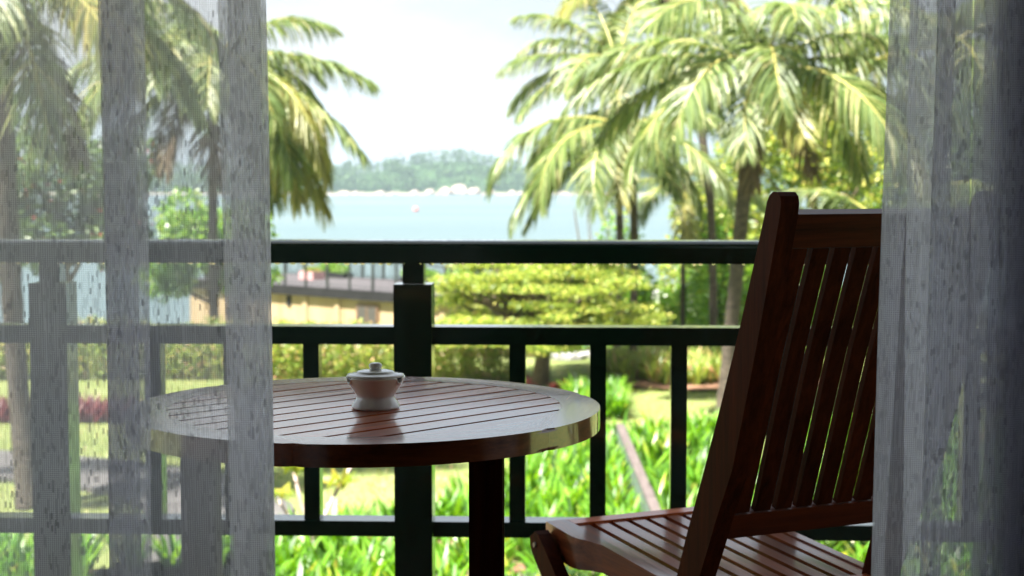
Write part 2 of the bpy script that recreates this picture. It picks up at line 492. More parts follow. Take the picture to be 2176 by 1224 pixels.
def leaf_mesh(name, cen, size, mats, aspect=2.0, up=0.35, fold=0.0, droop=0.0, dirs=None):
    """many single leaves: a rhombus of four corners each, turned at random"""
    n = len(cen)
    cen = np.asarray(cen, float)
    size = np.broadcast_to(np.asarray(size, float), (n,)).reshape(n, 1)
    if dirs is None:
        d = rng.normal(size=(n, 3)); d[:, 2] = d[:, 2] * 0.6 - droop
    else:
        d = dirs + rng.normal(size=(n, 3)) * 0.3
    d /= np.linalg.norm(d, axis=1, keepdims=True)
    nn = rng.normal(size=(n, 3)); nn[:, 2] += up * 3
    s = np.cross(d, nn); s /= np.linalg.norm(s, axis=1, keepdims=True) + 1e-9
    L, W = size * 0.5, size * 0.5 / aspect
    v = np.empty((n, 4, 3))
    v[:, 0] = cen - d * L
    v[:, 1] = cen + s * W + d * L * 0.1
    v[:, 2] = cen + d * L
    v[:, 3] = cen - s * W + d * L * 0.1
    v = v.reshape(-1, 3)
    me = bpy.data.meshes.new(name)
    me.vertices.add(n * 4); me.vertices.foreach_set('co', v.ravel())
    me.loops.add(n * 4); me.loops.foreach_set('vertex_index', np.arange(n * 4))
    me.polygons.add(n)
    me.polygons.foreach_set('loop_start', np.arange(0, n * 4, 4))
    me.materials.append(mats)
    me.update(calc_edges=True)
    return me

def blob_points(n, centres, radii, shell=0.55):
    """points in the outer part of several ellipsoid clumps"""
    centres = np.asarray(centres, float); radii = np.asarray(radii, float)
    w = (radii.prod(axis=1)) ** 0.66
    idx = rng.choice(len(centres), n, p=w / w.sum())
    d = rng.normal(size=(n, 3)); d /= np.linalg.norm(d, axis=1, keepdims=True)
    r = shell + (1 - shell) * rng.random((n, 1)) ** 0.6 + rng.normal(size=(n, 1)) * (0.06 + 0.12 * (shell < 0.1))
    return centres[idx] + d * r * radii[idx]

# ------------------------------------------------------------------ the ground, the sea and the far shore
def ground_z(x, y):
    if y < 34: z = 0.0
    elif y < 52: z = -2.5 * (0.5 - 0.5 * math.cos(PI * (y - 34) / 18))
    else: z = -2.5 - 1.6 * min(1, (y - 52) / 30)
    return z + 0.05 * noise.noise(Vector((x * 0.2, y * 0.2, 0)))

vs, fs = [], []
xs = [-160, -90, -60] + [i * 2.0 for i in range(-22, 23)] + [60, 90, 160]
ys = [-60, -30, -10, 0] + [4 + i * 2.0 for i in range(48)]
for y in ys:
    for x in xs:
        vs.append((x, y, ground_z(x, y)))
nx = len(xs)
for j in range(len(ys) - 1):
    for i in range(nx - 1):
        a = j * nx + i
        fs.append((a, a + 1, a + nx + 1, a + nx))
g = link('ground', mesh_py('ground', vs, fs, M['lawn'], True))
tag(g, kind='structure')
s = link('sea', mesh_py('sea', [(-2400, 66, -3), (2400, 66, -3), (2400, 2200, -3), (-2400, 2200, -3)], [(0, 1, 2, 3)], M['sea']))
tag(s, kind='structure')
b = link('seabed', mesh_py('seabed', [(-2400, -60, -4.4), (2400, -60, -4.4), (2400, 2200, -4.4), (-2400, 2200, -4.4)], [(0, 1, 2, 3)], M['sand']))
tag(b, kind='structure')

def hill_h(x, y):
    """height of the far headland above its foot"""
    X = x
    prof = [(-1500, 30), (-700, 34), (-300, 20), (-160, 13), (-95, 17), (-70, 24), (-45, 28), (-25, 24), (0, 20), (18, 12), (40, 13), (80, 22), (120, 24), (170, 30), (260, 40), (500, 46), (1500, 30)]
    h = 10
    for (a, ha), (b_, hb) in zip(prof, prof[1:]):
        if a <= X <= b_:
            t = (X - a) / (b_ - a); t = t * t * (3 - 2 * t)
            h = ha + (hb - ha) * t
            break
    q = max(0.0, min(1.0, (y - 1005) / 90))
    q = q * q * (3 - 2 * q)
    return h * 0.74 * q * (1 + 0.22 * noise.noise(Vector((x * 0.02, y * 0.02, 3))))
vs, fs = [], []
xs = [-1500, -1100, -800, -600] + [i * 12.0 for i in range(-40, 55)] + [800, 1100, 1500]
ys = [985, 995, 1005, 1020, 1035, 1050, 1065, 1080, 1095, 1120, 1160, 1300]
for y in ys:
    for x in xs:
        z = -3.6 + (y - 985) * 0.075 if y < 1006 else -1.0
        vs.append((x, y + 6 * noise.noise(Vector((x * 0.01, 0, 0))), z + hill_h(x, y)))
nx = len(xs)
mi = []
for j in range(len(ys) - 1):
    for i in range(nx - 1):
        a = j * nx + i
        fs.append((a, a + 1, a + nx + 1, a + nx))
        mi.append(0 if j < 2 else 1)
h = link('headland', mesh_py('headland', vs, fs, [M['sand'], M['forest']], True, mi))
tag(h, kind='structure')

# far forest: canopy lumps of leaf clumps, and palms standing out of it
cv, cf = [], []
def ico():
    bm = bmesh.new(); bmesh.ops.create_icosphere(bm, subdivisions=1, radius=1)
    v = [tuple(q.co) for q in bm.verts]; f = [tuple(q.index for q in p.verts) for p in bm.faces]; bm.free(); return v, f
iv, if_ = ico()
pts_c, pts_r = [], []
for k in range(2300):
    x = random.uniform(-480, 620); y = 1008 + 100 * random.random() ** 1.3
    z = -1 + hill_h(x, y)
    r = random.uniform(2.2, 5.0)
    pts_c.append((x, y, z + r * 0.9)); pts_r.append((r, r, r * random.uniform(0.8, 1.25)))
cen = blob_points(52000, pts_c, pts_r, 0.6)
o = link('forest', leaf_mesh('forest', cen, rng.uniform(1.6, 3.0, len(cen)), M['forest'], 1.5, 0.6))
tag(o, 'hazy dark green wood covering the far headland across the water', 'woodland', kind='stuff')
vs, fs = [], []
for k in range(150):
    x = random.uniform(-420, 560); y = 1012 + 70 * random.random()
    z0 = -1 + hill_h(x, y); H = random.uniform(8, 13)
    lean = random.uniform(-1, 1)
    tube(vs, fs, [(x, y, z0), (x + lean * 0.6, y, z0 + H * 0.5), (x + lean * 1.6, y, z0 + H)], [0.35, 0.28, 0.2], 4, False)
    for q in range(13):
        a = random.uniform(0, 2 * PI); el = random.uniform(-0.2, 1.1); L = random.uniform(2.6, 4.0)
        c = Vector((x + lean * 1.6, y, z0 + H))
        d = Vector((math.cos(a), math.sin(a), 0)); sd = Vector((-math.sin(a), math.cos(a), 0)) * 0.6
        p1 = c + d * L * 0.5 + Vector((0, 0, el * 1.3)); p2 = c + d * L + Vector((0, 0, el * 1.3 - 2.0))
        i = len(vs)
        vs += [c, p1 + sd, p2, p1 - sd]
        fs.append((i, i + 1, i + 2, i + 3))
o = link('palm_grove', mesh_py('palm_grove', vs, fs, M['forest']))
tag(o, 'tiny feathery palm heads standing out of the far wood', 'palms', kind='stuff')

def boulder(x, y, z, r, sq, label, seed):
    bm = bmesh.new(); bmesh.ops.create_icosphere(bm, subdivisions=2, radius=1)
    for v in bm.verts:
        n_ = noise.noise(v.co * 1.3 + Vector((seed * 3.1, 0, 0)))
        v.co *= 1 + 0.35 * n_
        v.co.z *= sq
        if v.co.z < -0.3: v.co.z = -0.3
        v.co *= r
    o = link('boulder', bm_mesh('boulder', bm, M['rock'], smooth=False), None, (x, y, z + 0.25 * r))
    o.rotation_euler = (0, 0, seed)
    tag(o, label, 'boulder', 'pale boulders along the foot of the far headland')
named = [(-33, 6.2, 'largest pale boulder in the middle of the far shore heap'), (-42, 4.6, 'second largest far shore boulder, just left of the largest one'),
         (-24, 4.4, 'rounded far shore boulder just right of the largest one'), (-52, 3.6, 'far shore boulder at the left end of the big heap'),
         (-14, 3.6, 'far shore boulder at the right end of the big heap'), (-62, 2.8, 'low boulder a little left of the big far shore heap')]
k = 0
for x, r, lab in named:
    boulder(x, 990 - 2 * random.random(), -3.2, r, 0.8, lab, k); k += 1
for i in range(30):
    x = random.uniform(-110, -66) if i < 14 else random.uniform(-8, 60)
    boulder(x, random.uniform(985, 991), -3.2, random.uniform(1.2, 2.8), 0.7, 'small pale boulder in the thin line of rocks left of the big far heap' if i < 14 else 'small pale boulder in the thin line of rocks right of the big far heap', k); k += 1
bm = bmesh.new(); bmesh.ops.create_uvsphere(bm, u_segments=16, v_segments=10, radius=0.75)
t = empty('mooring_buoy', (-24.2, 391, -3))
tag(t, 'small red ball buoy floating alone on the pale bay', 'buoy')
link('float', bm_mesh('float', bm, M['buoy'], True), t, (0, 0, 0.45))
link('mooring_ring', lathe_mesh('mooring_ring', [(0.2, 0), (0.26, 0.1), (0.2, 0.2)], M['iron'], 12), t, (0, 0, 1.35))

# ------------------------------------------------------------------ garden surfaces
def sheet(name, poly, z, m):
    bm = bmesh.new()
    bm.faces.new([bm.verts.new((x, y, z)) for x, y in poly])
    bmesh.ops.triangulate(bm, faces=bm.faces)
    me = bm_mesh(name, bm, m)
    o = link(name, me)
    return tag(o, kind='structure')
# grey path curving across the lawn on the left
pc = [(-16, 23.6), (-11, 22.8), (-8, 22.0), (-6, 21.2), (-4.4, 20.2), (-3.5, 18.6), (-3.2, 16.5), (-3.3, 13.5), (-3.6, 8)]
vs, fs = [], []
for i, (x, y) in enumerate(pc):
    d = Vector((pc[min(i + 1, len(pc) - 1)][0] - pc[max(i - 1, 0)][0], pc[min(i + 1, len(pc) - 1)][1] - pc[max(i - 1, 0)][1])).normalized()
    nrm = Vector((-d.y, d.x)) * 0.85
    vs += [(x + nrm.x, y + nrm.y, 0.075), (x - nrm.x, y - nrm.y, 0.075), (x + nrm.x, y + nrm.y, -0.05), (x - nrm.x, y - nrm.y, -0.05)]
for i in range(len(pc) - 1):
    a = i * 4
    fs += [(a, a + 1, a + 5, a + 4), (a + 2, a, a + 4, a + 6), (a + 1, a + 3, a + 7, a + 5)]
tag(link('path', mesh_py('path', vs, fs, M['path'])), kind='structure')
bed = [(1.7, 31.0), (2.3, 30.0), (3.4, 29.5), (4.6, 29.7), (5.6, 29.9), (6.6, 30.6), (6.4, 33.2), (4.6, 34.6), (2.6, 34.0), (1.6, 32.6)]
sheet('flower_bed_soil', bed, 0.07, M['soil'])
sheet('foreground_bed_soil', [(-12, 8), (9, 8), (9, 24.2), (3.5, 23.7), (1.3, 23.7), (0, 20.2), (-1.3, 17), (-2.3, 16.6), (-2.3, 8.2), (-4.4, 8.2), (-4.2, 15.6), (-12, 15.8)], 0.085, M['soil'])
# stepping stones on the lawn to the right of the small tree
k = 0
slab_me = None
for x, y, lab in [(1.0, 36.6, 'grey stepping stone in the lawn, closest to the spreading tree'), (1.75, 36.9, 'grey stepping stone in the lawn, second from the spreading tree'), (1.3, 35.6, 'nearest grey stepping stone in the lawn, before the other two by the spreading tree'),
               (4.4, 36.0, 'pale stepping stone just beyond the oval plant bed, left one of a pair'), (5.2, 35.6, 'pale stepping stone just beyond the oval plant bed, right one of a pair')]:
    if slab_me is None:
        poly = [(0.42 * math.cos(a) * (1 + 0.1 * math.sin(3 * a)), 0.36 * math.sin(a)) for a in [i * 2 * PI / 9 for i in range(9)]]
        slab_me = prism_mesh('stepping_stone', poly, 0, 0.09, M['slab'], 'z', bevel=0.015)
    o = link('stepping_stone', slab_me, None, (x, y, ground_z(x, y) + 0.02), (0, 0, k * 1.7))
    tag(o, lab, 'stepping stone', 'stepping stones across the lawn')
    k += 1

# ------------------------------------------------------------------ palms
def frond_mesh(name, L, th0, droop, leaf, mats, hang=0.8, side_twist=0.0, nl=105, seed=0):
    """a pinnate coconut frond growing along +X from the origin"""
    rd = random.Random(seed)
    n = 16
    pts = []; p = Vector((0, 0, 0)); tang = []
    for i in range(n + 1):
        s_ = i / n
        th = th0 - droop * s_ ** 1.15
        d = Vector((math.cos(th), side_twist * s_, math.sin(th))).normalized()
        pts.append(p.copy()); tang.append(d)
        p = p + d * (L / n)
    vs, fs = [], []
    tube(vs, fs, pts, [0.042 * (1 - 0.85 * i / n) * (L / 3.3) for i in range(n + 1)], 5)
    nf0 = len(fs)
    def at(s_):
        f = s_ * n; i = min(int(f), n - 1); t = f - i
        return pts[i].lerp(pts[i + 1], t), tang[i].lerp(tang[i + 1], t).normalized()
    for side in (-1, 1):
        for k in range(nl):
            t = (k + rd.random() * 0.7) / nl
            s_ = 0.16 + 0.84 * t
            c, d = at(s_)
            up = d.cross(Vector((0, 1, 0))).normalized()
            if up.z < 0: up = -up
            sd = Vector((0, side, 0))
            ll = leaf * (math.sin(PI * (0.13 + 0.80 * t)) ** 0.7) * rd.uniform(0.66, 1.1)
            ang = R(72 - 42 * t + rd.uniform(-7, 7))
            e = (d * math.cos(ang) + sd * math.sin(ang) + up * rd.uniform(0.05, 0.30)).normalized()
            hh = hang * rd.uniform(0.45, 1.6)
            w = 0.0185 * rd.uniform(0.8, 1.3) * (L / 3.3) * 1.25
            q = c.copy()
            wd = e.cross(Vector((0, 0, 1)))
            if wd.length < 0.1: wd = Vector((1, 0, 0))
            wd.normalize()
            wd = (wd * 0.8 + up * 0.6 * rd.choice((-1, 1))).normalized()
            b0 = len(vs)
            for j in range(4):
                ww = w * (0.5, 1.0, 0.75, 0.06)[j]
                vs.append(q + wd * ww); vs.append(q - wd * ww)
                e = (e + Vector((0, 0, -hh * (0.3 + 0.4 * j)))).normalized()
                q = q + e * (ll / 3)
            for j in range(3):
                a = b0 + j * 2
                fs.append((a, a + 1, a + 3, a + 2))
    mi = [0] * nf0 + [1] * (len(fs) - nf0)
    return mesh_py(name, vs, fs, mats, False, mi)

_fcache = {}
def frond(parent, crown, az, el, L=3.3, droop=None, kind='frond', name='frond', hang=0.8):
    el_q = round(el / 12.0) * 12
    L_q = round(L / 0.3) * 0.3
    dr = droop if droop is not None else (70 + 0.35 * el)
    dr_q = round(dr / 15.0) * 15
    var = random.randint(0, 1)
    key = (el_q, round(L_q, 2), dr_q, kind, var, round(hang, 1))
    if key not in _fcache:
        _fcache[key] = frond_mesh('frond', L_q, R(el_q), R(dr_q), L_q * 0.33, [M['rachis'] if kind != 'frond_dead' else M['fibre'], M[kind]], hang, (0.0, 0.25)[var], 105, len(_fcache))
    o = link(name, _fcache[key], parent, crown, (random.uniform(-0.12, 0.12), 0, R(az)))
    return o

def palm(label, base, pts, r0, r1, fronds, coconuts=5, name='coconut_palm', group='coconut palms in the garden', rnd=0, L=3.3):
    """pts: trunk points relative to the base; fronds: (azimuth, elevation, length, droop, kind)"""
    t = empty(name, (base[0], base[1], ground_z(base[0], base[1]) - 0.05))
    tag(t, label, 'palm tree', group)
    pts = [Vector(p) for p in pts]
    # smooth trunk with ring scars
    fine = []
    for i in range(len(pts) - 1):
        p0 = pts[max(i - 1, 0)]; p1 = pts[i]; p2 = pts[i + 1]; p3 = pts[min(i + 2, len(pts) - 1)]
        for j in range(8):
            u = j / 8
            fine.append(0.5 * ((2 * p1) + (-p0 + p2) * u + (2 * p0 - 5 * p1 + 4 * p2 - p3) * u * u + (-p0 + 3 * p1 - 3 * p2 + p3) * u ** 3))
    fine.append(pts[-1])
    rad = []
    for i in range(len(fine)):
        u = i / (len(fine) - 1)
        rad.append((r0 + (r1 - r0) * u) * (1 + 0.35 * math.exp(-u * 14)) * (1.0 + (0.06 if i % 2 else -0.03)))
    vs, fs = [], []
    tube(vs, fs, fine, rad, 12)
    link('trunk', mesh_py('trunk', vs, fs, M['bark'], True), t)
    cr = pts[-1]
    # fibrous heart
    bm = bmesh.new(); bmesh.ops.create_icosphere(bm, subdivisions=2, radius=1)
    for v in bm.verts:
        v.co = Vector((v.co.x * r1 * 1.9, v.co.y * r1 * 1.9, v.co.z * r1 * 3.2)) * (1 + 0.25 * noise.noise(v.co * 2.5))
    link('crown_heart', bm_mesh('crown_heart', bm, M['fibre']), t, cr)
    for k in range(coconuts):
        a = k * 2 * PI / max(coconuts, 1) + 0.4
        bm = bmesh.new(); bmesh.ops.create_uvsphere(bm, u_segments=10, v_segments=7, radius=0.11)
        for v in bm.verts: v.co.z *= 1.25
        link('coconut', bm_mesh('coconut', bm, M['fibre'] if k % 2 else M['shrub'], True), t, cr + Vector((math.cos(a) * r1 * 2.1, math.sin(a) * r1 * 2.1, -0.32 - 0.1 * (k % 2))))
    for f in fronds:
        az, el = f[0], f[1]
        Lf = f[2] if len(f) > 2 else L
        dr = f[3] if len(f) > 3 else None
        kd = f[4] if len(f) > 4 else 'frond'
        frond(t, cr + Vector((0, 0, 0.1)), az, el, Lf, dr, kd)
    for k in range(rnd):
        az = k * 137.5 + 20; el = 72 - 95 * (k + 0.5) / rnd + random.uniform(-8, 8)
        frond(t, cr + Vector((0, 0, 0.1)), az, el, L * random.uniform(0.85, 1.08), None, 'frond' if k < rnd - 3 else 'frond_yellow')
    return t

# main palm, right of centre
palm('tall coconut palm with dark leaning trunk and full drooping crown left of the chair', (3.58, 26.2),
     [(0, 0, 0), (0.12, 0, 1.4), (0.25, 0.1, 2.8), (0.36, 0.15, 4.0), (0.44, 0.2, 4.9), (0.70, 0.2, 5.75)], 0.115, 0.125,
     [(-115, 6, 2.7, 75), (-95, -6, 2.7, 66, 'frond_yellow'), (-128, 20, 3.3, 105), (178, 24, 3.6, 75), (165, 40, 3.6, 90), (-165, 2, 3.3, 75),
      (-60, 14, 3.3, 90), (-40, 6, 3.6, 75, 'frond_yellow'), (-20, 20, 3.6, 90), (5, 12, 3.0, 75), (-8, 44, 3.0, 100), 
      (120, 58, 3.3, 90), (-90, 64, 3.0, 105), (-140, 62, 3.3, 105), (-40, 64, 3.3, 105), (150, 12, 3.3, 75), (40, 5, 3.3, 75), (-100, 36, 3.0, 120),
      (-70, -40, 2.1, 45, 'frond_dead'), (-130, -45, 2.1, 40, 'frond_dead')], 6)
# second palm, left of it and further off
palm('slender coconut palm with a thin pale trunk and arching fronds, left of the tall palm', (2.55, 32.6),
     [(0, 0, 0.0), (0.02, 0, 2.0), (0.0, 0, 3.6), (-0.1, 0, 5.1)], 0.08, 0.085,
     [(180, 20, 3.6, 105), (190, -12, 3.3, 60), (-112, -8, 2.4, 75, 'frond_yellow'), (-125, 6, 3.0, 90), (172, -26, 3.0, 45), (-150, 14, 3.3, 100), (0, 20, 3.0, 75), (-40, 0, 2.7, 75), (20, 40, 2.7, 90), (60, 20, 3.0, 90), (100, 40, 3.0, 90), (140, 30, 3.0, 90), (-75, 30, 2.4, 100),
      (-60, -30, 2.1, 45), (-20, -20, 2.4, 60)], 4)
palm('coconut palm whose upright feathery crown stands against the sky, left of the tall palm crown', (2.35, 34.6),
     [(0, 0, 0.0), (0.05, 0, 2.4), (0.02, 0, 4.6), (-0.05, 0, 6.5)], 0.075, 0.09,
     [(178, 45, 2.4, 90), (190, 26, 2.7, 60), (172, 10, 2.7, 75), (-165, -6, 2.7, 60), (165, 62, 2.7, 75), (120, 78, 2.7, 45), (60, 72, 2.7, 60), (0, 50, 3.0, 90), (-30, 20, 3.0, 90), (20, 10, 3.0, 75), (-80, 40, 2.7, 105), (-120, 30, 2.7, 90), (-60, 0, 2.7, 60), (100, 20, 2.7, 75), (-100, -14, 2.4, 60)], 3)
# third palm: its crown fills the top between the two
palm('tall coconut palm behind the other two, whose crown reaches past the top of the picture', (4.75, 36.5),
     [(0, 0, 0.0), (-0.02, 0, 2.0), (-0.15, 0, 4.2), (-0.6, 0, 6.8), (-1.2, 0, 8.8)], 0.09, 0.10, [], 4, rnd=7, L=3.3)
palm('coconut palm at the right beside the curtain edge, its crown high behind the tall palm', (8.2, 30.5),
     [(0, 0, 0.0), (0.05, 0, 2.5), (0.2, 0, 5.0), (0.3, 0, 6.6)], 0.14, 0.13, [], 4, rnd=12, L=3.3)
palm('small young palm with one hanging yellow frond, between the slender and the tall palm', (4.3, 39.0),
     [(0, 0, 0.0), (0, 0, 2.0), (0.0, 0, 4.3)], 0.06, 0.07,
     [(180, 30, 2.4, 90), (0, 20, 2.4, 90), (-95, -45, 2.1, 45, 'frond_yellow'), (-80, -50, 1.8, 45, 'frond_yellow'), (60, 50, 2.4, 90), (130, 50, 2.4, 90), (-140, 10, 2.1, 90), (-40, 15, 2.1, 90)], 0)
palm('low bushy palm with dark arching fronds under the curtain edge on the right', (6.9, 28.5),
     [(0, 0, 0.0), (0.05, 0, 1.2), (0.1, 0, 2.8)], 0.14, 0.14, [], 0, rnd=13, L=2.7)
# left palms, seen past and through the curtain
palm('coconut palm with fronds hanging out beside the left curtain', (-6.57, 34.3),
     [(0, 0, 0.0), (-0.05, 0, 2.4), (0.0, 0, 4.6), (0.0, 0, 6.65)], 0.10, 0.11,
     [(-5, 10, 3.6, 45), (-8, -15, 4.0, 45), (-30, 2, 4.0, 90, 'frond_yellow'), (-45, -8, 4.0, 75), (-20, -14, 4.0, 75, 'frond_yellow'), (22, 28, 2.6, 75), (12, 44, 3.0, 75), (12, 12, 3.0, 90), (-20, -38, 4.3, 45, 'frond_yellow'), (-38, -34, 4.0, 45, 'frond_yellow'),
      (-60, 14, 3.6, 90), (-80, 10, 3.6, 75), (-14, -30, 3.3, 45), (-28, -46, 3.6, 30), (-110, 20, 3.6, 90), (-140, 14, 4.0, 90), (180, 20, 4.0, 90), (-165, -6, 3.6, 75), (150, 40, 3.6, 90), (90, 30, 3.3, 90), (120, 50, 3.3, 90), (-120, -36, 3.0, 45, 'frond_dead'), (-80, -52, 3.0, 45, 'frond_dead'), (-130, 60, 3.3, 100), (-150, -30, 3.6, 60)], 6)
palm('nearest palm at the far left with a thick brown trunk seen through the sheer curtain', (-5.95, 18.9),
     [(0, 0, 0.0), (-0.10, 0, 1.6), (-0.17, 0, 3.2), (-0.2, 0, 4.8), (-0.15, 0, 6.3)], 0.125, 0.13,
     [(-42, 12, 2.7, 105, 'frond_yellow'), (10, 30, 3.3, 100), (-60, -20, 2.7, 60), (-40, -48, 2.4, 30, 'frond_dead'), (-75, 20, 3, 90), (-120, 20, 3, 90), (180, 20, 3.3, 90), (120, 30, 3.3, 90), (60, 30, 3.3, 90), (30, 4, 3.0, 75), (0, 60, 3.3, 90), (-90, 60, 3.0, 100)], 3)

# ------------------------------------------------------------------ trees, hedge, shrubs
def leafy_tree(label, cat, base, trunk_pts, r0, blobs, n, size, leafmat, name='broadleaf_tree', group=None, aspect=2.0, up=0.4, limbs=True, extra=None, shell=0.5):
    t = empty(name, (base[0], base[1], ground_z(base[0], base[1]) - 0.04))
    tag(t, label, cat, group)
    vs, fs = [], []
    m = len(trunk_pts)
    tube(vs, fs, trunk_pts, [r0 * (1 - 0.5 * i / (m - 1)) for i in range(m)], 10)
    top = Vector(trunk_pts[-1]); mid = Vector(trunk_pts[-2])
    if limbs:
        for (c, r) in blobs:
            c = Vector(c)
            s0 = mid.lerp(top, random.random())
            q = s0.lerp(c, 0.5) + Vector((0, 0, -0.1))
            tube(vs, fs, [s0, q, c], [r0 * 0.42, r0 * 0.28, r0 * 0.12], 6)
    link('trunk', mesh_py('trunk', vs, fs, M['bark2'], True), t)
    cen = blob_points(n, [b[0] for b in blobs], [b[1] for b in blobs], shell)
    link('crown', leaf_mesh('crown', cen, rng.uniform(size * 0.7, size * 1.3, n), M[leafmat], aspect, up), t)
    if extra:
        nm, k, m2, sz = extra
        cen = blob_points(k, [b[0] for b in blobs], [b[1] for b in blobs], 0.95)
        o = link(nm, leaf_mesh(nm, cen, sz, M[m2], 1.3, 0.2), t); o['kind'] = 'stuff'
    return t

# small spreading tree with flat feathery pads, middle of the picture
blobs = []
for i in range(130):
    a = random.uniform(0, 2 * PI); q = random.random() ** 0.5
    lvl = random.choice([1.2, 1.35, 1.6, 1.9, 2.2, 2.45, 2.65]) + random.uniform(-0.09, 0.09)
    rmax = 2.4 * math.sqrt(max(0.1, 1 - ((lvl - 1.3) / 1.8) ** 2)) + 0.4 * noise.noise(Vector((math.cos(a) * 2, math.sin(a) * 2, lvl * 2)))
    rr = rmax * q
    blobs.append(((rr * math.cos(a) + 0.1, rr * math.sin(a), lvl - 0.1 * rr), (random.uniform(0.35, 0.75), random.uniform(0.35, 0.75), random.uniform(0.07, 0.15))))
leafy_tree('small wide spreading tree with flat layers of feathery yellow-green leaves, left of the palms', 'tree', (0.55, 30.6),
           [(0, 0, 0), (0.05, 0, 0.5), (0.12, 0, 1.0), (0.1, 0, 1.6)], 0.19, blobs, 64000, 0.095, 'feather', 'spreading_tree', None, 3.0, 0.5, shell=0.05)

def hedge(name, label, x0, x1, yf, depth, h, n, size, mat, zbase=None, wob=0.22, cat='hedge', step=0.5):
    t = empty(name, ((x0 + x1) / 2, yf + depth / 2, ground_z((x0 + x1) / 2, yf)))
    tag(t, label, cat)
    cx = (x0 + x1) / 2
    c, r = [], []
    x = x0 + 0.3
    while x < x1 - 0.2:
        for yy in np.arange(0.4, depth, 0.7):
            hh = h * (0.80 + wob * noise.noise(Vector((x * 0.9, yy, 5.1))) + 0.06 * random.random())
            c.append((x - cx, yy - depth / 2, hh * 0.5)); r.append((step * 0.9, 0.5, hh * 0.56))
        x += step
    cen = blob_points(n, c, r, 0.72)
    cen[:, 2] = np.maximum(cen[:, 2], 0.03)
    link('foliage', leaf_mesh('foliage', cen, rng.uniform(size * 0.7, size * 1.4, n), M[mat], 2.0, 0.25), t)
    vs, fs = [], []
    for i in range(int((x1 - x0) / 0.35)):
        xx = x0 - cx + 0.2 + i * 0.35; yy = random.uniform(-depth / 2 + 0.25, depth / 2 - 0.2)
        tube(vs, fs, [(xx, yy, 0), (xx + random.uniform(-0.1, 0.1), yy, h * 0.4), (xx + random.uniform(-0.25, 0.25), yy, h * 0.8)], [0.022, 0.016, 0.006], 5, False)
    o = link('stems', mesh_py('stems', vs, fs, M['bark2']), t); o['kind'] = 'stuff'
    return t
hedge('clipped_hedge', 'long waist-high hedge of mixed yellow-green and pinkish leaves in front of the cream pavilion', -15.5, 0.2, 31.2, 1.5, 1.27, 60000, 0.085, 'hedge')
hedge('bright_hedge', 'bright green rounded hedge behind the tall palm trunk', 3.0, 11.5, 40.2, 2.0, 2.35, 48000, 0.12, 'shrub', wob=0.5)

def shrub(name, label, x, y, rx, ry, h, n, size, mat, cat='shrub', group=None, aspect=2.0):
    t = empty(name, (x, y, ground_z(x, y)))
    tag(t, label, cat, group)
    c, r = [], []
    for i in range(14):
        a = random.uniform(0, 2 * PI); q = random.random() ** 0.5
        hh = h * random.uniform(0.55, 0.95) * (1 - 0.35 * q)
        c.append((rx * 0.7 * q * math.cos(a), ry * 0.7 * q * math.sin(a), hh * 0.55)); r.append((rx * 0.42, ry * 0.42, hh * 0.48))
    cen = blob_points(n, c, r, 0.6)
    cen[:, 2] = np.maximum(cen[:, 2], 0.03)
    link('foliage', leaf_mesh('foliage', cen, rng.uniform(size * 0.7, size * 1.3, n), M[mat], aspect, 0.3), t)
    vs, fs = [], []
    for i in range(9):
        a = i * 0.7
        tube(vs, fs, [(0.05 * math.cos(a), 0.05 * math.sin(a), 0), (rx * 0.3 * math.cos(a), ry * 0.3 * math.sin(a), h * 0.4), (rx * 0.5 * math.cos(a), ry * 0.5 * math.sin(a), h * 0.75)], [0.03, 0.02, 0.008], 5, False)
    link('stem', mesh_py('stem', vs, fs, M['bark2']), t)
    return t
shrub('croton_shrub', 'dark glossy shrub with yellow-speckled leaves below the table leg', -0.45, 13.0, 0.9, 0.7, 0.85, 2600, 0.12, 'croton')
shrub('croton_shrub', 'dark glossy shrub with yellow-speckled leaves below the front corner of the chair seat', 0.42, 12.9, 0.75, 0.6, 0.95, 2600, 0.11, 'croton')
shrub('croton_shrub', 'dark glossy shrub low at the right, seen under the chair seat', 1.9, 13.6, 0.9, 0.7, 0.9, 2400, 0.11, 'croton')
shrub('croton_shrub', 'dark glossy shrub behind the right-hand seat corner beside the curtain', 3.4, 15.2, 1.0, 0.7, 1.1, 2600, 0.12, 'croton')
shrub('red_cordyline', 'small red-leaved plant just left of the spreading tree trunk', 0.28, 28.9, 0.28, 0.3, 0.5, 350, 0.16, 'red_leaf', aspect=3)
shrub('red_cordyline', 'small red-leaved plant just right of the spreading tree trunk', 0.98, 28.7, 0.34, 0.3, 0.45, 420, 0.16, 'red_leaf', aspect=3)
shrub('red_cordyline', 'low dark red plant at the front edge of the small tree bed', 1.2, 27.8, 0.4, 0.3, 0.35, 420, 0.15, 'red_leaf', aspect=3)
shrub('round_bush', 'light green bush whose top shows over the rail below the slender palm', 2.35, 40.0, 1.6, 1.2, 5.3, 5000, 0.16, 'shrub')
shrub('round_bush', 'tall bush with bright broad leaves around the base of the dark palm trunk', 5.15, 38.2, 1.0, 0.9, 4.6, 4600, 0.18, 'shrub')
shrub('round_bush', 'bright bush between the tall palm trunk and the chair back', 7.0, 39.0, 1.5, 1.1, 4.6, 5200, 0.18, 'shrub')

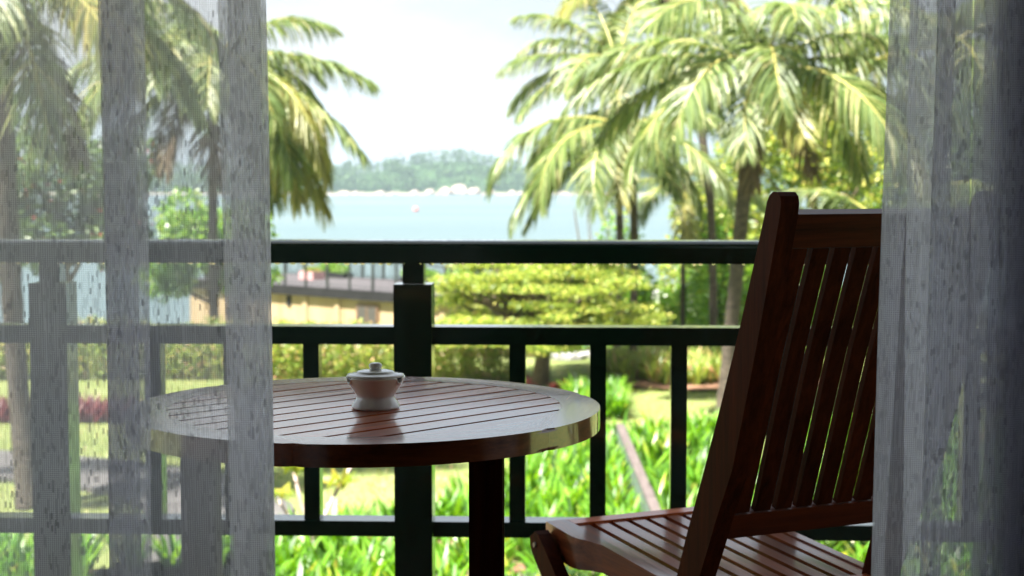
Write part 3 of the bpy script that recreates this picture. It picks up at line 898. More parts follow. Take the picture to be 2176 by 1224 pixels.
def bush_tree(label, x, y, h, w, mat='dark_leaf', n=9000, size=0.2, flowers=0):
    blobs = []
    for i in range(16):
        a = random.uniform(0, 2 * PI); q = random.random() ** 0.5
        blobs.append(((w * 0.7 * q * math.cos(a), w * 0.6 * q * math.sin(a), h * random.uniform(0.5, 0.92)), (w * random.uniform(0.22, 0.4), w * random.uniform(0.22, 0.4), h * random.uniform(0.09, 0.18))))
    leafy_tree(label, 'tree', (x, y), [(0, 0, 0), (0.1, 0, h * 0.3), (0.05, 0.1, h * 0.6)], 0.16, blobs, n, size, mat, 'broadleaf_tree', 'broadleaved trees along the shore side of the garden', extra=('blossoms', 220, 'flower', 0.12) if flowers else None)
bush_tree('dark leafy tree with red blossoms seen through the left sheer curtain', -11.6, 40, 6.3, 3.0, 'dark_leaf', 10000, 0.2, 1)
bush_tree('green tree standing left of the hanging fronds, faint through the left curtain', -8.6, 44, 5.2, 2.4, 'shrub', 8000)
bush_tree('dark tree at the far left edge behind the nearest palm trunk', -15.6, 42, 6.0, 3.0, 'dark_leaf', 8000)
bush_tree('dark green tree behind the chair back, under the palm crowns', 8.6, 44, 7.6, 3.0, 'feather', 11000)
bush_tree('mid green tree just right of the tall palm trunk', 6.4, 47, 6.2, 2.2, 'feather', 8000)
bush_tree('dark tree behind the right curtain', 12.5, 42, 8.5, 3.6, 'dark_leaf', 12000)
bush_tree('broad green tree furthest right behind the curtain folds', 18.0, 44, 9.0, 4.0, 'shrub', 10000)

# strap-leaved ground cover: foreground bed and the island bed
def strap_leaves(name, label, sampler, n, L, W, mat, clump=9):
    vs = np.empty((n * 8, 3)); k = 0
    cnt = 0
    base = None
    while cnt < n:
        if base is None or cnt % clump == 0:
            base = sampler()
        a = random.uniform(0, 2 * PI); l = L * random.uniform(0.6, 1.15); w = W * random.uniform(0.7, 1.2)
        el = R(random.uniform(52, 88)); q = Vector(base) + Vector((math.cos(a) * 0.04, math.sin(a) * 0.04, 0))
        side = Vector((-math.sin(a), math.cos(a), 0))
        dr = R(random.uniform(20, 60))
        for j in range(4):
            ww = w * (0.55, 1.0, 0.8, 0.05)[j] * 0.5
            vs[k] = q + side * ww; vs[k + 1] = q - side * ww; k += 2
            q = q + Vector((math.cos(a) * math.cos(el), math.sin(a) * math.cos(el), math.sin(el))) * (l / 3)
            el -= dr / 3 * (1 + j * 0.6)
        cnt += 1
    i0 = np.arange(n)[:, None] * 8
    f = np.concatenate([i0 + np.array([[2 * j, 2 * j + 1, 2 * j + 3, 2 * j + 2]]) for j in range(3)], axis=1).reshape(-1)
    me = bpy.data.meshes.new(name)
    me.vertices.add(len(vs)); me.vertices.foreach_set('co', vs.ravel())
    me.loops.add(len(f)); me.loops.foreach_set('vertex_index', f)
    me.polygons.add(len(f) // 4); me.polygons.foreach_set('loop_start', np.arange(0, len(f), 4))
    me.materials.append(M[mat]); me.update(calc_edges=True)
    o = link(name, me)
    return tag(o, label, 'ground cover', kind='stuff')
far_edge = [(-12, 15.6), (-4.4, 15.5), (-2.6, 16.1), (-1.3, 16.8), (-0.4, 18.6), (0, 20.0), (1.3, 23.5), (3.5, 23.5), (9, 24)]
def yfar(x):
    for (a, ya), (b_, yb) in zip(far_edge, far_edge[1:]):
        if a <= x <= b_: return ya + (yb - ya) * (x - a) / (b_ - a)
    return 15
def samp_front():
    while True:
        x = random.uniform(-9, 8); y = random.uniform(10.5, 24)
        if abs(x) > 0.36 * y + 1.0: continue
        if y < yfar(x) and not (-4.2 < x < -2.5 and y < 15.5) and not (1.36 < x < 1.7 and 15.6 < y < 22):
            if noise.noise(Vector((x * 0.8, y * 0.8, 9))) > -0.33:
                return (x, y, 0.07)
strap_leaves('lily_bed', 'dense bed of bright green strap-leaved lilies filling the foreground below the balcony', samp_front, 25000, 0.56, 0.068, 'strap', 10)
def samp_bed():
    while True:
        x = random.uniform(1.7, 6.5); y = random.uniform(29.8, 34.4)
        if ((x - 4.1) / 2.3) ** 2 + ((y - 32.1) / 2.1) ** 2 < 1: return (x, y, 0.07)
strap_leaves('spiky_bed_plants', 'yellow-green spiky plants in the oval bed on the lawn', samp_bed, 5200, 0.55, 0.06, 'hedge', 10)
def samp_edge():
    return (random.uniform(1.05, 1.9), random.uniform(26.0, 28.4), 0.05)
strap_leaves('lily_clump', 'clump of green strap leaves at the lawn edge right of the small tree', samp_edge, 1500, 0.5, 0.05, 'strap', 10)
def samp_red():
    return (random.uniform(-13, -6.4), random.uniform(25.6, 26.9), 0.03)
strap_leaves('red_border', 'low strip of dull red plants beyond the path, behind the left curtain', samp_red, 4200, 0.34, 0.05, 'red_leaf', 8)
def samp_lawn():
    while True:
        x = random.uniform(-9, 9); y = random.uniform(16.5, 34)
        if abs(x) < 0.37 * y: return (x, y, 0.0)
strap_leaves('grass', 'short tufts of lawn grass across the garden', samp_lawn, 30000, 0.09, 0.012, 'hedge', 1)

# young frangipani just behind the baluster left of the post
t = empty('frangipani_sapling', (-2.05, 15.6, 0.05))
tag(t, 'young plant with pinkish stems and yellow-green leaf tufts, seen under the table between balusters', 'sapling')
vs, fs = [], []
tips = [(-0.16, 0, 1.02), (0.27, 0.05, 0.86), (0.5, 0.4, 1.25), (-0.35, 0.2, 0.7)]
for tx, ty, tz in tips:
    tube(vs, fs, [(0, 0, 0), (0.03, 0, 0.42), (tx * 0.6, ty * 0.6, tz * 0.7), (tx, ty, tz)], [0.035, 0.028, 0.02, 0.014], 7)
link('stem', mesh_py('stem', vs, fs, M['branch'], True), t)
for tx, ty, tz in tips:
    c = []; dd = []
    for i in range(11):
        a = i * 2.4; e = 0.25 + 0.1 * (i % 4)
        d = np.array([math.cos(a), math.sin(a), e + 0.3]); d /= np.linalg.norm(d)
        c.append(np.array([tx, ty, tz]) + d * 0.13); dd.append(d)
    link('leaf_tuft', leaf_mesh('leaf_tuft', c, 0.27, M['young'], 3.0, 0.6, dirs=np.array(dd)), t)

# low garden wall with a weathered coping
t = empty('garden_wall', (1.53, 18.9, 0))
tag(t, 'narrow low garden wall with pinkish grey coping running away through the lilies', 'wall')
link('wall_base', prism_mesh('wall_base', [(-2.9, 0.0), (2.9, 0.0), (2.9, 0.56), (-2.9, 0.50)], -0.05, 0.05, M['wallgreen'], 'x', bevel=0.008), t)
for i in range(6):
    y0 = -2.95 + i * 0.985
    link('coping_board', prism_mesh('coping_board', [(y0, 0.505 + 0.01 * i), (y0 + 0.97, 0.515 + 0.01 * i), (y0 + 0.97, 0.55 + 0.01 * i), (y0, 0.54 + 0.01 * i)], -0.055, 0.055, M['coping'], 'x', bevel=0.006), t)

# ------------------------------------------------------------------ cream pavilion with a roof terrace
PR = R(-42)
t = empty('pavilion', (-5.63, 56.3, -2.4), PR)
tag(t, 'cream rendered garden pavilion with a flat grey roof terrace and dark edge, beyond the hedge', 'building')
box('wall', -6.85, 6.85, -2.35, 2.35, 0.0, 2.57, M['cream'], t)
bm = bmesh.new()
add_box(bm, -7.0, 7.0, -2.5, 2.5, 2.66, 2.77)
link('roof_deck', bm_mesh('roof_deck', bm, M['deck']), t)
box('roof_edge', -7.05, 7.05, -2.55, -2.502, 2.46, 2.80, M['deckedge'], t, 0.01)
box('roof_edge', 7.002, 7.05, -2.5, 2.55, 2.56, 2.80, M['deckedge'], t, 0.01)
box('roof_edge', -7.05, 7.0, 2.502, 2.55, 2.56, 2.80, M['deckedge'], t, 0.01)
box('soffit', -6.98, 6.98, -2.49, 2.49, 2.58, 2.655, M['deckedge'], t)
for xx in (-5.2, -2.6, -0.1, 1.6, 4.6, 6.7):
    box('pilaster', xx - 0.12, xx + 0.12, -2.41, -2.351, 0.0, 2.55, M['cream'], t)
for xx in (3.14, -4.0):
    w = box('window', xx - 0.55, xx + 0.55, -2.42, -2.352, 1.45, 2.31, M['frame_brown'], t, 0.01)
    for s_ in (-1, 1):
        box('pane', s_ * 0.24 - 0.2, s_ * 0.24 + 0.2, -0.046, -0.036, -0.36, 0.36, M['glass_grey'], w)
box('vent_dark_block', -1.1, -0.88, -2.40, -2.352, 2.05, 2.40, M['deckedge'], t)  # solid block; the shade inside the hole is its near-black colour
Rm = Matrix.Rotation(PR, 3, 'Z')
def on_roof(x, y): return t.location + Rm @ Vector((x, y, 2.772))

def terrace_railing(label, p0, p1, h=0.95):
    a, b2 = on_roof(*p0), on_roof(*p1)
    d = b2 - a
    r = empty('terrace_railing', (a + b2) / 2, math.atan2(d.y, d.x))
    tag(r, label, 'railing', 'iron railings round the pavilion roof')
    w = d.length / 2
    n = int(round(2 * w / 1.15))
    for i in range(n + 1):
        xx = -w + i * (2 * w / n)
        box('post', xx - 0.035, xx + 0.035, -0.035, 0.035, 0, h, M['iron'], r)
    box('top_rail', -w, w, -0.025, 0.025, h + 0.001, h + 0.05, M['iron'], r)
    box('bottom_rail', -w, w, -0.012, 0.012, 0.1, 0.13, M['iron'], r)
    bm = bmesh.new()
    xx = -w + 0.13
    while xx < w:
        add_box(bm, xx - 0.008, xx + 0.008, -0.006, 0.006, 0.131, h)
        xx += 0.13
    o = link('balusters', bm_mesh('balusters', bm, M['iron']), r); o['kind'] = 'stuff'
terrace_railing('iron railing along the near edge of the pavilion roof', (-6.9, -2.4), (6.85, -2.4))
terrace_railing('iron railing along the far edge of the pavilion roof, against the sea', (-6.9, 2.4), (6.85, 2.4))
terrace_railing('short iron railing across the right end of the pavilion roof', (6.92, -2.2), (6.92, 2.2))
bn = empty('roof_bench', on_roof(6.0, 1.3), PR)
tag(bn, 'dark slatted bench on the right end of the pavilion roof', 'bench')
for i in range(4): box('seat_slat', -0.6, 0.6, -0.2 + i * 0.11, -0.11 + i * 0.11, 0.42, 0.45, M['iron'], bn)
for i in range(3): box('back_slat', -0.6, 0.6, 0.22, 0.25, 0.55 + i * 0.12, 0.64 + i * 0.12, M['iron'], bn)
for xx in (-0.5, 0.5):
    for yy in (-0.17, 0.17): box('leg', xx - 0.03, xx + 0.03, yy - 0.03, yy + 0.03, 0, 0.42, M['iron'], bn)
pk = empty('pink_planter', on_roof(-3.2, 0.6), PR)
tag(pk, 'faded pink square planter on the pavilion roof', 'planter')
bm = bmesh.new(); add_box(bm, -0.4, 0.4, -0.3, 0.3, 0, 0.3)
link('tub', bm_mesh('tub', bm, M['pink'], bevel=0.03), pk)
cen = blob_points(500, [(0, 0, 0.36)], [(0.38, 0.28, 0.12)], 0.3)
link('plant', leaf_mesh('plant', cen, 0.14, M['hedge'], 2, 0.3), pk)
for x, y, lab in [(1.2, 2.0, 'low yellow-green shrub trough at the far middle edge of the pavilion roof'), (-3.4, 1.9, 'yellow-green shrub trough left of the pink planter on the pavilion roof'), (3.4, 2.0, 'green shrub trough near the bench on the pavilion roof')]:
    tr = empty('shrub_trough', on_roof(x, y), PR)
    tag(tr, lab, 'planter', 'shrub troughs on the pavilion roof')
    box('trough', -0.8, 0.8, -0.25, 0.25, 0, 0.2, M['deckedge'], tr, 0.02)
    cen = blob_points(1200, [(-0.4, 0, 0.36), (0.4, 0, 0.32), (0, 0, 0.4)], [(0.5, 0.3, 0.2)] * 3, 0.3)
    link('foliage', leaf_mesh('foliage', cen, 0.12, M['shrub'], 2, 0.3), tr)

# white beach hut, right
t2 = empty('beach_hut', (6.6, 55.0, -2.6), R(6))
tag(t2, 'white walled beach hut with a low grey roof, glimpsed behind the bright hedge', 'building')
box('wall', -1.6, 2.2, -1.5, 1.5, 0, 2.75, M['white'], t2)
link('roof', prism_mesh('roof', [(-1.9, 2.76), (1.9, 2.76), (0, 3.45)], -0.6, 1.0, M['roofgrey'], 'x', bevel=0.01), t2)
box('door', -0.9, -0.1, -1.55, -1.501, 0, 2.0, M['frame_brown'], t2)
t3 = empty('white_canopy', (9.3, 52.0, -2.5), R(0))
tag(t3, 'plain white canopy on thin posts seen just right of the palm trunk', 'canopy')
link('canopy_top', prism_mesh('canopy_top', [(-1.2, 2.75), (1.2, 2.75), (0.2, 3.5), (-0.2, 3.5)], -1.4, 1.4, M['white'], 'x', bevel=0.02), t3)
for xx in (-1.3, 1.3):
    for yy in (-1.1, 1.1): box('post', xx - 0.04, xx + 0.04, yy - 0.04, yy + 0.04, 0, 2.74, M['white'], t3)

# ------------------------------------------------------------------ the building we look out of
def st(name, *a, **k):
    return tag(box(name, *a, **k), kind='structure')
st('room_floor', -2.6, 2.6, -3.2, 1.62, 2.8, 3.0, M['tile'])
st('balcony_floor', -2.6, 2.6, 1.622, 3.42, 2.78, 2.99, M['tile'])
st('room_ceiling', -2.6, 2.6, -3.2, 1.62, 5.6, 5.75, M['ceiling'])
st('balcony_ceiling', -2.75, 2.75, 1.622, 2.95, 5.5, 5.65, M['ceiling'])
st('back_wall', -2.6, 2.6, -3.35, -3.202, 2.8, 5.75, M['plaster'])
st('left_wall', -2.75, -2.602, -3.35, 1.62, 2.8, 5.75, M['plaster'])
st('right_wall', 2.602, 2.75, -3.35, 1.62, 2.8, 5.75, M['plaster'])
st('door_wall', -2.6, -1.25, 1.60, 1.70, 3.002, 5.498, M['plaster'])
st('door_wall', 1.25, 2.6, 1.60, 1.70, 3.002, 5.498, M['plaster'])
st('door_lintel', -1.248, 1.248, 1.60, 1.70, 5.15, 5.498, M['plaster'])
st('building_base', -2.9, 2.9, -3.3, 3.2, -0.1, 2.77, M['plaster'])

# ------------------------------------------------------------------ balcony railing
RA = math.atan(-0.042)
rail = empty('balcony_railing', (0, 3.18, 3.0), RA)
tag(rail, 'dark green painted balcony railing, wet with rain, across the whole view', 'railing')
def rail_prof(y0, y1, z0, z1, r):
    """rounded top shoulders"""
    p = [(y0, z0), (y1, z0)]
    for i in range(6): a = i * PI / 10; p.append((y1 - r + r * math.cos(a), z1 - r + r * math.sin(a)))
    for i in range(6): a = PI / 2 + i * PI / 10; p.append((y0 + r + r * math.cos(a), z1 - r + r * math.sin(a)))
    return p
o = link('top_rail', prism_mesh('top_rail', rail_prof(-0.04, 0.055, 0.838, 0.884, 0.014), -2.58, 2.58, M['green'], 'x'), rail)
XP = [-2.485, -1.72, -0.955, -0.2015, 0.555, 1.31, 2.07]
for i, xp in enumerate(XP):
    box('post', xp - 0.039, xp + 0.039, -0.035, 0.035, 0.0, 0.795, M['green'], rail, 0.004, 2)
    box('post_neck', xp - 0.0215, xp + 0.0215, -0.02, 0.02, 0.7955, 0.8375, M['green'], rail, 0.002)
spans = list(zip(XP, XP[1:])) + [(2.07, 2.62)]
for a, b_ in spans:
    box('middle_rail', a + 0.0395, min(b_ - 0.0395, 2.59), -0.028, 0.028, 0.671, 0.708, M['green'], rail, 0.003, 2)
    box('bottom_rail', a + 0.0395, min(b_ - 0.0395, 2.59), -0.028, 0.028, 0.273, 0.305, M['green'], rail, 0.003, 2)
    if b_ < 2.5:
        w = b_ - a; c = (a + b_) / 2
        for q in (-0.165, 0, 0.165):
            if w < 0.5: continue
            box('baluster', c + q - 0.0165, c + q + 0.0165, -0.02, 0.02, 0.3055, 0.6705, M['green'], rail, 0.002, 1)
# rain: beads on the rounded top and drops hanging from the lower edge
hv, hf = [], []
def bead(vs, fs, c, r, flat=0.55, down=False, el=1.0):
    b0 = len(vs); n = 7
    sgn = -1 if down else 1
    for lv, (rr, zz) in enumerate(((1.0, 0.0), (0.72, 0.62))):
        for k in range(n):
            a = 2 * PI * k / n
            vs.append((c[0] + r * rr * math.cos(a) * el, c[1] + r * rr * math.sin(a), c[2] + sgn * r * flat * zz))
    vs.append((c[0], c[1], c[2] + sgn * r * flat))
    for k in range(n):
        k2 = (k + 1) % n
        fs.append((b0 + k, b0 + k2, b0 + n + k2, b0 + n + k)); fs.append((b0 + n + k, b0 + n + k2, b0 + 2 * n))
for i in range(2600):
    x = random.uniform(-1.4, 1.0); y = random.uniform(-0.034, 0.05)
    bead(hv, hf, (x, y, 0.8838 - (0.0035 if y < -0.03 else 0)), random.uniform(0.0009, 0.0028), 0.5)
for i in range(700):
    x = random.uniform(-1.4, 1.0); a = random.uniform(0.15, 1.3)
    bead(hv, hf, (x, -0.026 - 0.0142 * math.sin(a), 0.870 + 0.0142 * math.cos(a)), random.uniform(0.0008, 0.002), 0.9)
o = link('rain_beads', mesh_py('rain_beads', hv, hf, M['drop'], True), rail); o['kind'] = 'stuff'
hv, hf = [], []
x = -1.35
while x < 0.95:
    bead(hv, hf, (x, -0.037 + random.uniform(-0.001, 0.002), 0.8385), random.uniform(0.0030, 0.0056), random.uniform(0.7, 1.0), True, 1.2)
    x += random.uniform(0.012, 0.034)
o = link('hanging_drops', mesh_py('hanging_drops', hv, hf, M['hanging'], True), rail); o['kind'] = 'stuff'

# ------------------------------------------------------------------ round table
TX, TY, TR, TI = -0.185, 1.951, 0.296, 0.247
tb = empty('round_table', (TX, TY, 3.0))
tag(tb, 'round varnished mahogany table with a slatted top, wet along its far side', 'table')
SL = R(45)
TOP = 0.72
# top slats run 45 degrees to the view; eleven of them
pitch = 0.043
gaps = [-0.2 + pitch * i for i in range(10)]   # across the grain, growing away from the window side
edges = [-TI + 0.001] + gaps + [TI - 0.001]
for i in range(len(edges) - 1):
    a = edges[i] + (0.0034 if i else 0.0); b_ = edges[i + 1] - (0.0034 if i < len(edges) - 2 else 0.0)
    c = (a + b_) / 2
    poly = []
    m = 9
    rr = TI - 0.0001
    for j in range(m):
        w = a + (b_ - a) * j / (m - 1); poly.append((math.sqrt(max(rr * rr - w * w, 1e-6)), w - c))
    for j in range(m):
        w = b_ - (b_ - a) * j / (m - 1); poly.append((-math.sqrt(max(rr * rr - w * w, 1e-6)), w - c))
    me = prism_mesh('top_slat', poly, TOP - 0.018, TOP - 0.0003, M['wood'], 'z', bevel=0.0004)
    link('top_slat', me, tb, (-c * math.sin(SL), c * math.cos(SL), 0), (0, 0, SL))
# frame ring in six mitred pieces
m = 26; half = PI / 6 - 0.0002
poly = [(TR * math.cos(-half + 2 * half * j / m), TR * math.sin(-half + 2 * half * j / m)) for j in range(m + 1)]
poly += [(TI * math.cos(half - 2 * half * j / m), TI * math.sin(half - 2 * half * j / m)) for j in range(m + 1)]
bm = bmesh.new()
A = [bm.verts.new((x, y, TOP - 0.0255)) for x, y in poly]; B = [bm.verts.new((x, y, TOP)) for x, y in poly]
bm.faces.new(A); bm.faces.new(B[::-1])
for i in range(len(poly)): bm.faces.new((A[i], A[(i + 1) % len(poly)], B[(i + 1) % len(poly)], B[i]))
es = [e for e in bm.edges if all(math.hypot(v.co.x, v.co.y) > TR - 0.001 for v in e.verts) and abs(e.verts[0].co.z - e.verts[1].co.z) < 1e-6]
bmesh.ops.bevel(bm, geom=es, offset=0.0045, segments=4, profile=0.5, affect='EDGES')
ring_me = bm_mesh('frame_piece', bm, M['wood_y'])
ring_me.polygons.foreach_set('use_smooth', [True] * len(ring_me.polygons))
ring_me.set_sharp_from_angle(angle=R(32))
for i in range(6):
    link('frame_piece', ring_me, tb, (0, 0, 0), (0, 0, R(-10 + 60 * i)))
for yy in (-0.09, 0.09):
    box('batten', -0.17, 0.15, yy - 0.02, yy + 0.02, TOP - 0.05, TOP - 0.026, M['wood'], tb, 0.002)
for lx in (0.155, -0.175):
    for ly in (-0.172, 0.16):
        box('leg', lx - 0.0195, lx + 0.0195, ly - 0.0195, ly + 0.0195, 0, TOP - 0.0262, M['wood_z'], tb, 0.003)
    box('stretcher', lx - 0.01, lx + 0.01, -0.152, 0.14, 0.14, 0.18, M['wood_y'], tb, 0.002)
box('cross_stretcher', -0.164, 0.144, -0.015, 0.015, 0.145, 0.175, M['wood'], tb, 0.002)
hv, hf = [], []
for i in range(4200):
    a = random.uniform(-0.3, PI + 0.25); r = math.sqrt(random.uniform(0.0, 1)) * (TR - 0.006)
    x, y = r * math.cos(a), r * math.sin(a)
    p_ = (y + 0.35 * x - 0.06) / 0.16
    if random.random() > p_ : continue
    w = (-x * math.sin(SL) + y * math.cos(SL))
    if any(abs(w - g_) < 0.003 for g_ in gaps) and math.hypot(x, y) < TI: continue
    bead(hv, hf, (x, y, TOP - 0.0001), random.uniform(0.0007, 0.0021), 0.5)
o = link('rain_beads', mesh_py('rain_beads', hv, hf, M['drop'], True), tb); o['kind'] = 'stuff'

# ------------------------------------------------------------------ lidded porcelain pot
pot = empty('porcelain_pot', (-0.1705, 1.928, 3.0 + TOP), R(20))
tag(pot, 'small white porcelain ashtray pot with a notched rim, on the round table', 'ashtray')
prof = [(0.0, 0.002), (0.026, 0.002), (0.0285, 0.0), (0.030, 0.0012), (0.0302, 0.003), (0.0290, 0.0055), (0.0262, 0.0095), (0.0242, 0.0125), (0.0232, 0.0145), (0.0240, 0.0165),
        (0.0280, 0.0225), (0.0322, 0.029), (0.0350, 0.0345), (0.0362, 0.0372), (0.0372, 0.0392), (0.0368, 0.0402), (0.0356, 0.0402), (0.0345, 0.039), (0.032, 0.034), (0.025, 0.022), (0.0, 0.016)]
link('bowl', lathe_mesh('bowl', prof, M['porcelain'], 96, ((13, 14, 15, 16, 17), (R(190), R(310), R(70)), 0.17, 0.0062)), pot)
prof = [(0.0, 0.036), (0.030, 0.036), (0.033, 0.0392), (0.0352, 0.0402), (0.0358, 0.0414), (0.0352, 0.0426), (0.031, 0.0432), (0.0245, 0.0442), (0.0236, 0.0450), (0.0228, 0.0464), (0.020, 0.0470), (0.0100, 0.0480), (0.0, 0.0482)]
lid = link('lid', lathe_mesh('lid', prof, M['porcelain'], 64), pot)
tag(lid, 'white stepped disc lid with a round knob')
prof = [(0.0084, 0.0479), (0.0074, 0.0492), (0.0072, 0.0504), (0.0082, 0.0516), (0.0084, 0.0532), (0.0080, 0.0548), (0.0066, 0.0562), (0.0035, 0.0570), (0.0, 0.0572)]
link('knob', lathe_mesh('knob', prof, M['porcelain'], 32), lid)

# ------------------------------------------------------------------ folding chair; local x = across, local y = towards its front
ch = empty('folding_chair', (0.0573, 2.5933, 3.0), R(25))
tag(ch, 'varnished mahogany folding garden chair with slatted back and seat, half behind the right curtain', 'chair')
def zs(s_): return 0.43 - 0.06 * s_
def sprism(name, poly, v0, v1, m, bevel=0.003, seg=2):
    """outline in (s back, z) extruded across; s grows towards the back"""
    cs = sum(p[0] for p in poly) / len(poly); cz = sum(p[1] for p in poly) / len(poly)
    me = prism_mesh(name, [(-(a - cs), b_ - cz) for a, b_ in poly], -(v1 - v0) / 2, (v1 - v0) / 2, m, 'x', bevel=bevel, seg=seg)
    return link(name, me, ch, ((v0 + v1) / 2, -cs, cz))
front = [(0.28, 0.0), (0.36, 0.22), (0.4317, 0.4365), (0.4566, 0.50), (0.5025, 0.602), (0.5440, 0.70), (0.587, 0.806), (0.620, 0.895), (0.644, 0.962)]
cap = [(0.648, 0.976), (0.654, 0.985), (0.662, 0.9895), (0.671, 0.989), (0.6775, 0.984), (0.680, 0.975)]
rear = [(0.677, 0.958), (0.655, 0.880), (0.632, 0.80), (0.601, 0.70), (0.573, 0.6136), (0.535, 0.54), (0.512, 0.49), (0.490, 0.445), (0.41, 0.22), (0.325, 0.0)]
for v0 in (-0.003, 0.334):
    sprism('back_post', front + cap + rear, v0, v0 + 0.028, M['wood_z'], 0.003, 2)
def back_s(z):  # rear face line of the slat plane
    pts_ = [(0.49, 0.505), (0.54, 0.531), (0.62, 0.562), (0.70, 0.590), (0.80, 0.622), (0.90, 0.656), (0.96, 0.674)]
    for (a, sa), (b_, sb) in zip(pts_, pts_[1:]):
        if a <= z <= b_: return sa + (sb - sa) * (z - a) / (b_ - a)
    return pts_[-1][1] if z > 0.96 else pts_[0][1]
# crest rail, lower rail
z0, z1 = 0.9165, 0.9605
sprism('crest_rail', [(back_s(z0) - 0.022, z0 + 0.006), (back_s(z0), z0), (back_s(z1), z1), (back_s(z1) - 0.022, z1 + 0.006)], 0.0252, 0.3338, M['wood_face'], 0.002, 2)
z0, z1 = 0.504, 0.541
sprism('lower_rail', [(back_s(z0) - 0.021, z0 + 0.006), (back_s(z0) - 0.001, z0), (back_s(z1) - 0.001, z1), (back_s(z1) - 0.021, z1 + 0.006)], 0.0252, 0.3338, M['wood_face'], 0.002, 2)
# nine bowed back slats
v = 0.0285
zz = [0.5435, 0.60, 0.66, 0.72, 0.78, 0.84, 0.9155]
for i in range(9):
    bow = [0.0, 0.003, 0.005, 0.006, 0.005, 0.003, 0.0]
    pr_ = [(back_s(z) - 0.003 - q, z) for z, q in zip(zz, bow)]
    fr_ = [(s_ - 0.0095, z + 0.0025) for s_, z in pr_]
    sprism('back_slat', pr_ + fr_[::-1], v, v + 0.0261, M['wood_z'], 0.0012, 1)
    v += 0.0349
# seat: side rails cut back behind the front corner, front and rear rails, slats
def seat_side(sign):
    out = [(0.0, 0.0), (0.0, 0.095), (0.004, 0.112), (0.015, 0.133), (0.0235, 0.16), (0.0245, 0.42), (0.0255, 0.462), (0.040, 0.462), (0.040, 0.0)]
    pts_ = []
    bm = bmesh.new()
    def vmap(v): return v if sign > 0 else 0.39 - v
    T = [bm.verts.new((vmap(v), -s_, zs(s_))) for v, s_ in out]
    dep = {0: 0.052, 1: 0.052, 2: 0.051, 3: 0.048, 4: 0.045, 5: 0.038, 6: 0.032, 7: 0.032, 8: 0.052}
    Bt = [bm.verts.new((vmap(v), -s_, zs(s_) - dep[i])) for i, (v, s_) in enumerate(out)]
    bm.faces.new(T); bm.faces.new(Bt[::-1])
    for i in range(len(out)):
        j = (i + 1) % len(out)
        bm.faces.new((T[i], Bt[i], Bt[j], T[j]))
    me = bm_mesh('seat_side_rail', bm, M['wood_y'], bevel=0.003, seg=3, smooth=True)
    me.set_sharp_from_angle(angle=R(40))
    return link('seat_side_rail', me, ch)
seat_side(1); seat_side(-1)
tilt = math.atan(0.06)
def seat_box(name, v0, v1, s0, s1, top, th, m, bevel=0.002):
    sc_, vc = (s0 + s1) / 2, (v0 + v1) / 2
    bm = bmesh.new(); add_box(bm, -(v1 - v0) / 2, (v1 - v0) / 2, -(s1 - s0) / 2, (s1 - s0) / 2, -th / 2, th / 2)
    return link(name, bm_mesh(name, bm, m, bevel=bevel, seg=2), ch, (vc, -sc_, zs(sc_) + top - th / 2), (tilt, 0, 0))
seat_box('seat_front_rail', 0.0405, 0.3495, 0.001, 0.027, 0.0, 0.030, M['wood'])
seat_box('seat_rear_rail', 0.0405, 0.3495, 0.430, 0.460, 0.0, 0.024, M['wood'])
v = 0.0415
for i in range(9):
    seat_box('seat_slat', v, v + 0.0240, 0.0275, 0.4295, -0.003, 0.012, M['wood_y'], 0.0012)
    v += 0.03525
# front legs, bolted at the front corner and running down to the back
def curve_band(pts_, w):
    L_, R_ = [], []
    for i, p in enumerate(pts_):
        a = Vector(pts_[max(i - 1, 0)]); b_ = Vector(pts_[min(i + 1, len(pts_) - 1)])
        d = (b_ - a).normalized(); n_ = Vector((-d.y, d.x))
        L_.append((p[0] + n_.x * w[i], p[1] + n_.y * w[i])); R_.append((p[0] - n_.x * w[i], p[1] - n_.y * w[i]))
    return L_ + R_[::-1]
leg_c = [(0.010, 0.4135), (0.016, 0.4045), (0.028, 0.392), (0.052, 0.372), (0.092, 0.338), (0.16, 0.274), (0.28, 0.172), (0.40, 0.075), (0.50, 0.0)]
leg_w = [0.0125, 0.019, 0.0215, 0.022, 0.0215, 0.021, 0.020, 0.020, 0.020]
for v0 in (-0.030, 0.3965):
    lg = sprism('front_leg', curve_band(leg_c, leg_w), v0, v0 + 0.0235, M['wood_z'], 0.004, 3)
    bm = bmesh.new(); bmesh.ops.create_cone(bm, cap_ends=True, segments=14, radius1=0.0052, radius2=0.0045, depth=0.003)
    side = -1 if v0 < 0 else 1
    bo = link('bolt', bm_mesh('bolt', bm, M['brass']), lg)
    bo.rotation_euler = (0, R(90) * side, 0)
    bo.location = (side * 0.0129, -0.020 - lg.location.y, 0.397 - lg.location.z)
box('stretcher', -0.006, 0.3955, -0.345, -0.325, 0.125, 0.150, M['wood'], ch, 0.003)

